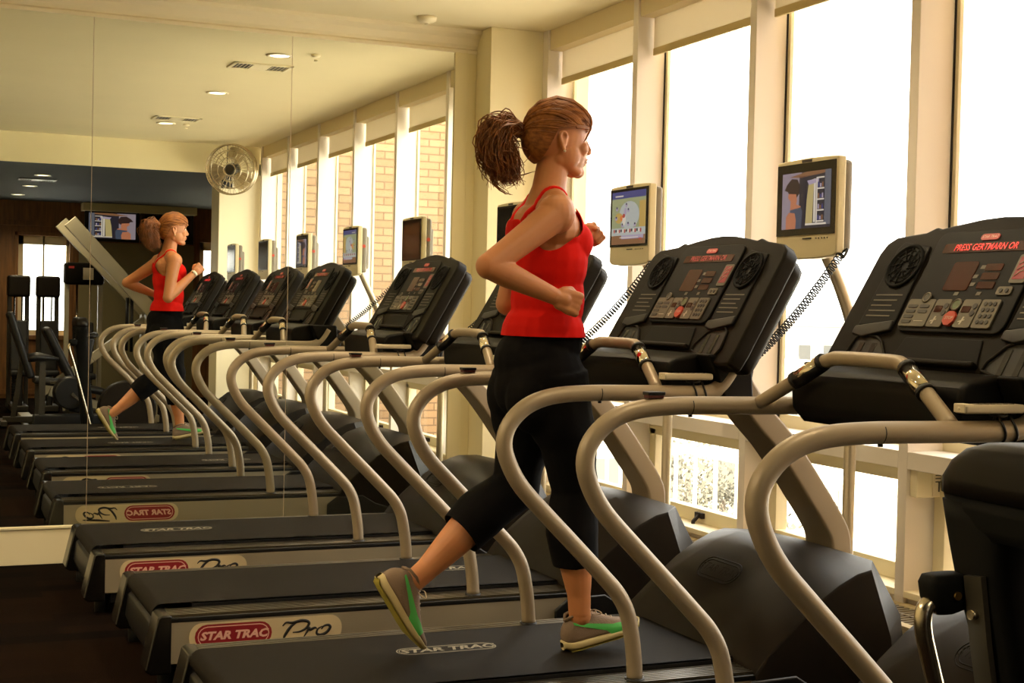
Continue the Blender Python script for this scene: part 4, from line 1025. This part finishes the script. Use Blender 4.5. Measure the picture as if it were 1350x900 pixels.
# tank top
m = MB(); torso(m, .010); m.ellipsoid((1.905, YC, 1.30), (.128, .168, .13))
tv, tf_ = evaluated(m, .005, 8)
def _ss(a, b, x):
    t = max(0, min(1, (x - a) / (b - a))); return t * t * (3 - 2 * t)
def tk(v):
    y = abs(v.y - YC); f = _ss(1.86, 1.97, v.x)
    front = 1.712 - .022 * math.exp(-(y / .05) ** 2) - .085 * _ss(.085, .15, y)
    backt = 1.672 - .10 * _ss(.03, .135, y) + .0 * y
    lim = backt * (1 - f) + front * f
    lim = lim * (1 - _ss(.125, .16, y)) + 1.618 * _ss(.125, .16, y) if lim > 1.618 else lim
    return min(v.z - 1.302, lim - v.z)
top = link_mesh('tank_top', tv, tf_, RED, run, og, tk, .0025)
for s_ in (-1, 1):
    raw = smooth_path([V((1.800, YC + s_ * .035, 1.655)), V((1.80, YC + s_ * .052, 1.70)), V((1.84, YC + s_ * .078, 1.75)), V((1.91, YC + s_ * .088, 1.775)), V((1.97, YC + s_ * .085, 1.745)), V((2.0, YC + s_ * .075, 1.69)), V((2.02, YC + s_ * .07, 1.655))], 5)
    pts = []
    for p in raw:
        loc, nrm, i, d = BV.find_nearest(p); pts.append(loc + (loc - V((1.905, YC + s_ * .05, 1.66))).normalized() * .002)
    m = MB(); m.tube(pts, .0125, 10, True, .35, (0, 1, 0) if False else None)
    vs = []
    n = 10
    m = MB(); rows = []
    for i, p in enumerate(pts):
        t = (pts[min(i + 1, len(pts) - 1)] - pts[max(i - 1, 0)]).normalized(); nn = (p - V((1.905, YC + s_ * .05, 1.66))).normalized(); w_ = t.cross(nn).normalized()
        rows.append([p + w_ * .012 - nn * .004, p + w_ * .010 + nn * .002, p + nn * .0035, p - w_ * .010 + nn * .002, p - w_ * .012 - nn * .004])
    m.grid(rows); m.build('shoulder_strap', RED, top, og)
# wrist watch on the forward arm
d = (WRL - ELL).normalized(); m = MB(); m.tube([WRL - d * .016, WRL + d * .006], .0285, 20); m.cur = 1; m.ellipsoid(WRL - d * .005 + V((-.01, .022, .012)), (.012, .010, .012)); m.build('wrist_watch', [WHITE, STEEL], run, og)
# shoes
def shoe(heel, fwd, up, name):
    f_ = V(fwd).normalized(); u_ = (V(up) - f_ * V(up).dot(f_)).normalized(); s_ = u_.cross(f_)
    H = V(heel)
    def P(a, b, c): return H + f_ * a + s_ * b + u_ * c
    S = [(0.0, .020, .030, .070), (.012, .030, .024, .088), (.04, .038, .023, .112), (.075, .040, .023, .116), (.105, .041, .022, .110), (.14, .043, .021, .090), (.175, .047, .020, .068), (.21, .049, .020, .052), (.24, .044, .022, .046), (.262, .032, .026, .042), (.274, .016, .030, .036)]
    def ring(a, w, z0, z1):
        return [P(a, w * x, z0 + (z1 - z0) * z) for x, z in ((-.98, 0), (-1.0, .15), (-.96, .42), (-.80, .70), (-.50, .92), (0, 1.0), (.50, .92), (.80, .70), (.96, .42), (1.0, .15), (.98, 0), (0, -.02))]
    r = empty(name, H) if False else None
    m = MB(); rows = [ring(*q) for q in S]; rows = [[P(-.002, 0, .045)] * 12] + rows + [[P(.276, 0, .032)] * 12]; m.grid(rows, True)
    sh = m.build(name, SHOE, run, og, sub=1)
    m = MB(); rows = []
    for a, w, z0, z1 in [(-.006, .012, .004, .030)] + [(q[0], q[1] + .004, .0 + (.012 if i == 0 else 0) + max(0, (q[0] - .2)) * .22, q[2] + .006 - (0.004 if i > 8 else 0)) for i, q in enumerate(S)] + [(.281, .010, .020, .034)]:
        rows.append([P(a, w * x, z0 + (z1 - z0) * z) for x, z in ((-.92, 0), (-1, .3), (-1, .8), (-.9, 1), (.9, 1), (1, .8), (1, .3), (.92, 0))])
    m.grid(rows, True); o = len(m.v); m.build('sole', SOLE, sh, og, sub=1)
    m = MB(); rows = []
    for i, q in enumerate(S): rows.append([P(q[0], (q[1] + .003) * x, (.012 if i == 0 else 0) + max(0, q[0] - .2) * .22 - .002 + abs(x) * .001) for x in (-1, -.5, 0, .5, 1)])
    m.grid(rows); m.build('outsole', SOLEY, sh, og)
    # stripe
    import bisect
    def surf(a, z, sd):
        i = max(0, min(len(S) - 2, bisect.bisect([q[0] for q in S], a) - 1)); t = (a - S[i][0]) / (S[i + 1][0] - S[i][0]); w, z0, z1 = [S[i][k] * (1 - t) + S[i + 1][k] * t for k in (1, 2, 3)]
        h = max(0, min(1, (z - z0) / (z1 - z0))); x = .98 if h < .15 else 1.0 - .04 * (h - .15) / .27 if h < .42 else .96 - .16 * (h - .42) / .28 if h < .7 else .8 - .3 * (h - .7) / .22
        return P(a, sd * (w * x + .0018), z)
    for sd in (-1, 1):
        m = MB(); rows = []
        for k in range(15):
            t = k / 14; a = .035 + .185 * t; lo = .082 - .055 * min(1, t * 1.35) - .004 * t; hi = lo + .008 + .020 * min(1, t * 1.2) - .010 * max(0, t - .8) * 5
            if t > .6: lo = .022
            rows.append([surf(a, lo + (hi - lo) * j / 4, sd) for j in range(5)])
        m.grid(rows); m.build('side_stripe', GREEN, sh, og)
    m = MB()
    for k in range(5):
        a = .110 + k * .017; z = .102 - k * .010; m.tube([P(a, -.022, z - .010), P(a + .006, 0, z + .004), P(a, .022, z - .010)], .0022, 6)
    m.tube(smooth_path([P(.10, 0, .098), P(.115, -.03, .112), P(.13, -.05, .10), P(.115, -.03, .095), P(.10, 0, .098)]), .0018, 6); m.tube(smooth_path([P(.10, 0, .098), P(.12, .03, .112), P(.135, .045, .098), P(.112, .02, .095)]), .0018, 6)
    m.build('lace', LACE, sh, og)
    m = MB(); m.tube([P(.018, 0, .096), P(.032, .022, .108), P(.065, .026, .113), P(.088, .020, .110), P(.098, 0, .108), P(.088, -.020, .110), P(.065, -.026, .113), P(.032, -.022, .108), P(.018, 0, .096)], .005, 8); m.cur = 0; m.build('collar', SHOE, sh, og)
shoe((1.985, 4.135, .2865), (.282, .005, .062), (0, 0, 1), 'running_shoe')
shoe((1.372, 4.245, .530), (.134, -.008, -.220), (.80, 0, .5), 'running_shoe')
# ------------------------------------------------------------------ gym machines behind (seen in the mirror)
def machine_tower(x, y, w, h, label, big=False):
    r = empty('weight_machine', (x, y, 0), label, 'gym machine'); og = r.location
    m = MB(); m.box((x - w / 2, y - .13, h - .26), (x + w / 2, y + .13, h)); m.build('top_shroud', PLASTIC2 if big else PLASTIC, r, og, bevel=0.03)
    for s in (-1, 1):
        m = MB(); m.box((x + s * (w / 2 - .03) - .025, y - .04, .05), (x + s * (w / 2 - .03) + .025, y + .04, h - .2)); m.build('upright_post', MACHG if not big else MACH, r, og, bevel=0.004)
    for s in (-1, 1):
        m = MB(); m.cyl((x + s * w * .17, y, .1), (x + s * w * .17, y, h - .24), .010, 12); m.build('guide_rod', CHROME, r, og)
    m = MB()
    for k in range(11): m.box((x - w * .25, y - .06, .12 + k * .032), (x + w * .25, y + .06, .147 + k * .032))
    m.build('weight_stack', BLACK, r, og, bevel=0.003)
    m = MB(); m.box((x - w / 2 + .03, y - .3, .02), (x + w / 2 - .03, y + .45, .09)); m.build('base_frame', MACHG, r, og, bevel=0.01)
    m = MB(); m.box((x - .11, y + .20, .44), (x + .11, y + .45, .51)); m.bar([(x, y + .22, .5), (x, y + .17, 1.1)], .20, .06, (1, 0, 0)); m.bar([(x, y + .4, .05), (x, y + .4, .45)], .07, .07, (1, 0, 0))
    m.build('seat', PADBLK, r, og, bevel=0.02)
    if big:
        m = MB(); m.box((x - w * .05, y + .131, h - .2), (x + w * .22, y + .134, h - .06)); m.cur = 1; m.box((x - w * .42, y + .131, h - .07), (x - w * .28, y + .134, h - .045))
        m.build('placard', [WHITE, REDPILL], r, og)
    return r
machine_tower(1.30, -2.75, .26, 1.64, 'slim dark weight machine at the far left edge of the mirror')
machine_tower(1.64, -2.75, .27, 1.64, 'slim dark weight machine beside the bright back window in the mirror')
machine_tower(1.98, -2.05, .44, 1.80, 'larger grey topped weight machine with a white placard behind the inclined frame', True)
# inclined plate loaded leg press
r = empty('leg_press', (2.2, -.9, 0), 'cream framed inclined leg press machine behind the runner reflection', 'gym machine'); og = r.location
for s in (-1, 1):
    y = -.9 + s * .22
    m = MB(); m.bar([(1.62 + (.05 if s > 0 else 0), y, 2.22), (2.78, y, 1.02)], .07, .15, (0, 1, 0)); m.build('slide_rail', MACH, r, og, bevel=0.006)
m = MB(); m.bar([(2.58, -.9, 1.2), (1.95, -.9, .72)], .09, .09, (0, 1, 0)); m.bar([(1.95, -.9, .72), (1.4, -.9, .32)], .09, .09, (0, 1, 0)); m.build('lower_beam', MACH, r, og, bevel=0.006)
m = MB(); m.box((2.50, -1.14, 0), (2.64, -1.00, 1.22)); m.box((2.50, -.80, 0), (2.64, -.66, 1.22)); m.box((2.48, -1.16, .02), (2.66, -.64, .1)); m.build('rear_upright', MACH, r, og, bevel=0.006)
m = MB(); m.bar([(1.5, -.9, .35), (2.5, -.9, .06)], .12, .09, (0, 1, 0)); m.box((1.2, -1.2, .02), (1.32, -.6, .10)); m.bar([(1.26, -.9, .06), (2.5, -.9, .06)], .09, .07, (0, 1, 0)); m.build('base_frame', MACH, r, og, bevel=0.006)
m = MB(); m.cyl((2.62, -.60, 1.18), (2.62, -.50, 1.18), .11, 24); m.cyl((2.62, -.5, 1.18), (2.62, -.44, 1.18), .024, 12); m.build('weight_plate', BLACK, r, og, bevel=0.006)
m = MB(); m.bar([(1.75, -.9, .45), (1.45, -.9, 1.05)], .38, .09, (0, 1, 0)); m.bar([(1.75, -.9, .42), (2.1, -.9, .34)], .36, .08, (0, 1, 0)); m.build('back_pad', PADBLK, r, og, bevel=0.03)
m = MB()
for yy in (-.72, -1.08): m.tube([(2.35, yy, .80), (2.35, yy, 1.40)], .018, 12)
m.build('handle', BLACK, r, og)
# adjustable bench, dark stationary machines low in the left of the mirror
r = empty('weight_bench', (1.05, -.55, 0), 'black padded incline bench low at the left edge of the mirror', 'bench'); og = r.location
m = MB(); m.bar([(1.28, -.5, .52), (1.05, -.5, 1.22)], .28, .08, (0, 1, 0)); m.build('back_pad', PADBLK, r, og, bevel=0.03)
m = MB(); m.bar([(1.30, -.5, .50), (1.66, -.5, .46)], .28, .08, (0, 1, 0)); m.build('seat_pad', PADBLK, r, og, bevel=0.03)
m = MB(); m.bar([(1.0, -.5, .08), (1.7, -.5, .08)], .06, .06, (0, 1, 0)); m.bar([(1.35, -.5, .08), (1.35, -.5, .48)], .06, .06, (0, 1, 0)); m.bar([(1.1, -.5, .08), (1.2, -.5, .8)], .05, .05, (0, 1, 0)); m.bar([(1.0, -.75, .05), (1.0, -.25, .05)], .06, .05, (1, 0, 0)); m.build('bench_frame', MACHG, r, og, bevel=0.004)
r = empty('exercise_bike', (1.55, .12, 0), 'black exercise bike with bare steel cranks behind the left mirror seam', 'exercise bike'); og = r.location
m = MB(); m.tube([(1.62, .00, .40), (1.62, .24, .40)], [.17, .17], 28); m.bar([(1.25, .12, .12), (1.95, .12, .12)], .10, .12, (0, 1, 0)); m.bar([(1.66, .12, .2), (1.80, .12, .98)], .08, .12, (0, 1, 0)); m.build('bike_body', BLACK, r, og, bevel=0.02)
m = MB(); m.tube(smooth_path([V((1.70, -.10, .98)), V((1.84, -.12, 1.0)), V((1.86, .12, 1.02)), V((1.84, .36, 1.0)), V((1.70, .34, .98))]), .015, 12); m.build('handlebar', BLACK, r, og)
m = MB(); m.bar([(1.34, .12, .14), (1.34, .12, .72)], .05, .06, (0, 1, 0)); m.build('seat_post', MACHG, r, og)
m = MB(); m.tube([(1.20, .12, .76), (1.30, .12, .77), (1.42, .12, .76), (1.50, .12, .75)], [.10, .11, .06, .03], 18, True, .45, (0, 0, 1)); m.build('saddle', PADBLK, r, og)
for s in (-1, 1):
    m = MB(); m.bar([(1.62, .12 + s * .13, .40), (1.62 + s * .12, .12 + s * .13, .40 - s * .10)], .02, .03, (0, 1, 0)); m.box((1.56 + s * .12, .12 + s * .14, .385 - s * .10), (1.68 + s * .12, .12 + s * .22, .41 - s * .10)); m.build('pedal', STEEL, r, og)
m = MB()
for x in (1.2, 1.95): m.box((x - .03, -.14, .0), (x + .03, .38, .07))
m.build('bike_foot', MACHG, r, og, bevel=0.01)

# ------------------------------------------------------------------ elliptical trainer beside the camera (right edge)
r = empty('elliptical_trainer', (1.75, 1.60, 0), 'black elliptical trainer cut off by the lower right corner', 'elliptical trainer'); og = r.location
# padded upright like a chair back, split into two legs; arms and pivots hang on its rear side
def ysec(z, y0, y1, x0, x1, n=28, p=.5):
    cy = (y0 + y1) / 2; hy = (y1 - y0) / 2; cx = (x0 + x1) / 2; hx = (x1 - x0) / 2; out = []
    for k in range(n):
        a = 2 * PI * k / n; c = math.cos(a); q = math.sin(a)
        out.append(V((cx + hx * math.copysign(abs(c) ** p, c), cy + hy * math.copysign(abs(q) ** p, q), z)))
    return out
CAPD = mat('dark brown moulded cap', (.0075, .0055, .0038), .45, spec=.2)
cap = [ysec(1.208, 1.50, 1.54, 1.55, 1.56), ysec(1.207, 1.43, 1.63, 1.53, 1.59), ysec(1.203, 1.385, 1.675, 1.515, 1.605), ysec(1.192, 1.355, 1.712, 1.505, 1.615), ysec(1.172, 1.335, 1.742, 1.50, 1.62), ysec(1.145, 1.325, 1.762, 1.498, 1.622), ysec(1.12, 1.325, 1.765, 1.50, 1.62)]
m = MB(); m.grid(cap, True, True, True); m.build('domed_cap', CAPD, r, og)
m = MB(); m.grid([ysec(1.12, 1.33, 1.763, 1.504, 1.616), ysec(1.10, 1.335, 1.757, 1.504, 1.616), ysec(1.075, 1.345, 1.747, 1.506, 1.614), ysec(1.06, 1.35, 1.74, 1.51, 1.61)], True, True, True); m.build('mast_housing', VENTM, r, og)
for s_ in (1, -1):
    def L(z, a, b, e=0): return ysec(z, *sorted((1.545 + s_ * a, 1.545 + s_ * b)), 1.507 + e, 1.613 + e)
    m = MB(); m.grid([L(1.11, .03, .214), L(1.08, .058, .204), L(1.04, .068, .190), L(.98, .062, .168), L(.90, .048, .142, .01), L(.80, .035, .120, .02), L(.60, .02, .10, .04), L(.30, .02, .10, .07), L(.05, .02, .10, .10)], True, True, True)
    m.build('mast_leg', VENTM, r, og)
m = MB(); m.bar([(1.502, 1.652, 1.005), (1.508, 1.640, .90), (1.522, 1.628, .78), (1.544, 1.612, .58)], .038, .010, (0, 1, 0)); m.build('cover_strip', MACHG, r, og)
m = MB(); m.cyl((1.490, 1.646, .948), (1.502, 1.646, .948), .0075, 14); m.build('strip_bolt', STEEL, r, og)
def zsec(z, x0, x1, y, hy=.035): return ysec(z, y - hy, y + hy, x0, x1, 24, .6)
m = MB(); m.grid([zsec(1.002, 1.462, 1.515, 1.70, .015), zsec(.999, 1.452, 1.52, 1.70, .024), zsec(.988, 1.447, 1.525, 1.70, .027), zsec(.965, 1.452, 1.52, 1.70, .027), zsec(.948, 1.463, 1.515, 1.70, .024), zsec(.940, 1.47, 1.50, 1.70, .012)], True, True, True); m.build('pivot_block', VENTM, r, og)
m = MB(); m.cyl((1.487, 1.668, .972), (1.487, 1.674, .972), .0065, 16); m.build('pivot_bolt', mat('brass bolt', (.45, .30, .10), .3, metal=1), r, og)
m = MB(); m.tube(smooth_path([V((1.480, 1.70, .950)), V((1.462, 1.70, .957)), V((1.449, 1.70, .945)), V((1.449, 1.70, .915)), V((1.462, 1.70, .87)), V((1.490, 1.70, .78)), V((1.54, 1.70, .60)), V((1.62, 1.70, .30)), V((1.68, 1.70, .06))], 5), .0135, 16); m.build('swing_arm', STEEL, r, og)
m = MB(); m.box((1.3, 1.25, .0), (1.38, 1.85, .06)); m.box((1.3, 1.49, .02), (2.3, 1.60, .08)); m.box((2.2, 1.3, 0), (2.3, 1.8, .07)); m.build('base_frame', MACHG, r, og, bevel=0.01)
m = MB(); m.tube([(2.0, 1.47, .34), (2.0, 1.62, .34)], .27, 36); m.build('flywheel_cover', PLASTIC, r, og, bevel=0.02)

r.location.x -= .015; r.location.y += .03
# ------------------------------------------------------------------ outside
structure('wall_brick_wing', bx((XW + .25, YB - .30, -9), (13, YB - .02, 7)), BRICK)
GROUND = mat('pale outside paving', (.80, .76, .66), .9, noise_amt=.25, noise_scale=.12)
PALE = mat('pale render building', (.62, .56, .46), .9); PALE2 = mat('grey glazed building', (.11, .108, .095), .7); PALE3 = mat('tree canopy outside', (.10, .09, .06), .9, noise_amt=.3, noise_scale=2)
structure('floor_outside', bx((4, -60, -7.1), (900, 700, -7.0)), GROUND)
LAND = mat('hazy far land', (.058, .055, .047), 1.0, noise_amt=.45, noise_scale=.03, spec=0, color2=(.085, .082, .072))
structure('floor_far_land', bx((70, -60, -7.0), (900, 700, -6.95)), LAND)
def building(x0, y0, x1, y1, h, label):
    r = empty('distant_building', ((x0 + x1) / 2, (y0 + y1) / 2, -7), label, 'building', 'pale distant buildings beyond the windows'); og = r.location
    bx((x0, y0, -7), (x1, y1, h)).build('block', PALE, r, og)
    m = MB(); nz = max(2, int((h + 7) / 3))
    ny = max(2, int((y1 - y0) / 3)); nx = max(2, int((x1 - x0) / 3))
    for k in range(nz):
        z = -6.2 + k * 3
        for j in range(ny): m.box((x0 - .05, y0 + .8 + j * 3, z), (x0, y0 + 2.2 + j * 3, z + 1.5))
        for j in range(nx): m.box((x0 + .8 + j * 3, y0 - .05, z), (x0 + 2.2 + j * 3, y0, z + 1.5))
    m.build('window_bands', PALE2, r, og)
    bx((x0 - .2, y0 - .2, h), (x1 + .2, y1 + .2, h + .4)).build('parapet', PALE, r, og)
for q in ((22, 52, 40, 64, -1.2, 'pale distant building low in the last window bay'), (38, 76, 56, 90, -2.4, 'pale distant building behind the closet television post'), (60, 80, 84, 100, -3.0, 'pale distant building farther right on the skyline'),
          (70, 120, 110, 150, .2, 'long pale distant building on the horizon'), (30, 34, 46, 44, -4.2, 'low pale building seen through the lower panes')): building(*q)
# balcony railing outside the lower windows, street trees
r = empty('balcony_railing', (6.6, 8, -.9), 'pale balcony railing outside the lower windows', 'railing'); og = r.location
m = MB(); m.box((6.6, 1, .10), (6.66, 22, .16)); m.box((6.6, 1, -.9), (6.66, 22, -.84)); m.build('rail', PALE, r, og)
m = MB()
for k in range(60): m.box((6.615, 1 + k * .35, -.86), (6.64, 1.03 + k * .35, .12))
m.build('balusters', PALE, r, og)
structure('floor_terrace', bx((3.9, .9, -1.0), (6.8, 24, -.9)), PALE)
def tree(x, y, h, R, label):
    r = empty('tree', (x, y, -7), label, 'tree', 'trees outside the windows'); og = r.location
    m = MB(); m.tube([(x, y, -7), (x + .1, y, -7 + h * .5), (x, y, -7 + h * .8)], [.16, .12, .06], 8); m.build('trunk', mat('bark', (.12, .09, .06), .9), r, og)
    m = MB(); rnd = random.Random(x * y)
    for k in range(1500):
        d = V((rnd.gauss(0, 1), rnd.gauss(0, 1), rnd.gauss(0, 1))).normalized() * R * rnd.uniform(.4, 1) ; c = V((x, y, -7 + h * .75)) + V((d.x, d.y, d.z * .8)); s_ = .055
        a = V((rnd.uniform(-1, 1), rnd.uniform(-1, 1), rnd.uniform(-1, 1))).normalized() * s_; b = a.orthogonal().normalized() * s_
        m.add([c - a, c - b, c + a, c + b], [(0, 1, 2, 3)], False)
    m.build('foliage', PALE3, r, og)
for q in ((13, 20, 5.6, 1.2, 'leafless looking street tree outside the lower pane, nearest'), (14.5, 23.4, 6.0, 1.3, 'street tree outside behind the first one'), (17, 29, 5.8, 1.4, 'street tree outside farthest along the terrace')): tree(*q)

# ------------------------------------------------------------------ light
w = bpy.data.worlds.new('world'); scene.world = w; w.use_nodes = True
bg = w.node_tree.nodes['Background']; bg.inputs[0].default_value = (1.0, .95, .88, 1); bg.inputs[1].default_value = 3.2
for i in range(len(ends) - 1):      # portals guide sky light through the window bays
    for (z0, z1) in ((.93, ZC - .1), (.42, .80)):
        l = bpy.data.lights.new('window_portal', 'AREA'); l.shape = 'RECTANGLE'; l.size = z1 - z0; l.size_y = 1.0; l.cycles.is_portal = True
        o = bpy.data.objects.new('window_portal', l); COL.objects.link(o); o.location = (3.66, ends[i] + .56, (z0 + z1) / 2); o.rotation_euler = (0, PI / 2, 0)

sl = bpy.data.lights.new('sun', 'SUN'); sl.energy = 14; sl.angle = .02; sl.color = (1, .93, .80)
so = bpy.data.objects.new('sun', sl); COL.objects.link(so); so.rotation_euler = V((.50, .16, -.85)).to_track_quat('-Z', 'Y').to_euler()
# ------------------------------------------------------------------ camera
f, yaw, t, k = 1877.85, .4053, -.0239, .0234
c, s = math.cos(yaw), math.sin(yaw); ct, st = math.cos(t), math.sin(t); ck, sk = math.cos(k), math.sin(k)
F = V((s * ct, c * ct, st)); U0 = V((-s * st, -c * st, ct)); R0 = V((c, -s, 0))
R_ = R0 * ck + U0 * sk; U_ = -R0 * sk + U0 * ck
cam = bpy.data.cameras.new('camera'); co = bpy.data.objects.new('camera', cam); COL.objects.link(co)
cam.sensor_width = 36; cam.lens = f * 36 / 1350; cam.clip_start = .05; cam.clip_end = 2000
M = Matrix((R_, U_, -F)).transposed().to_4x4(); M.translation = V((0, 0, 1.392)); co.matrix_world = M
scene.camera = co
scene.view_settings.view_transform = 'Standard'; scene.view_settings.look = 'None'; scene.view_settings.gamma = 1
scene.view_settings.use_curve_mapping = False; scene.view_settings.exposure = 1.15
scene.cycles.use_denoising = True; scene.cycles.max_bounces = 10; scene.cycles.diffuse_bounces = 5; scene.cycles.glossy_bounces = 6; scene.cycles.transparent_max_bounces = 24
scene.cycles.caustics_reflective = True
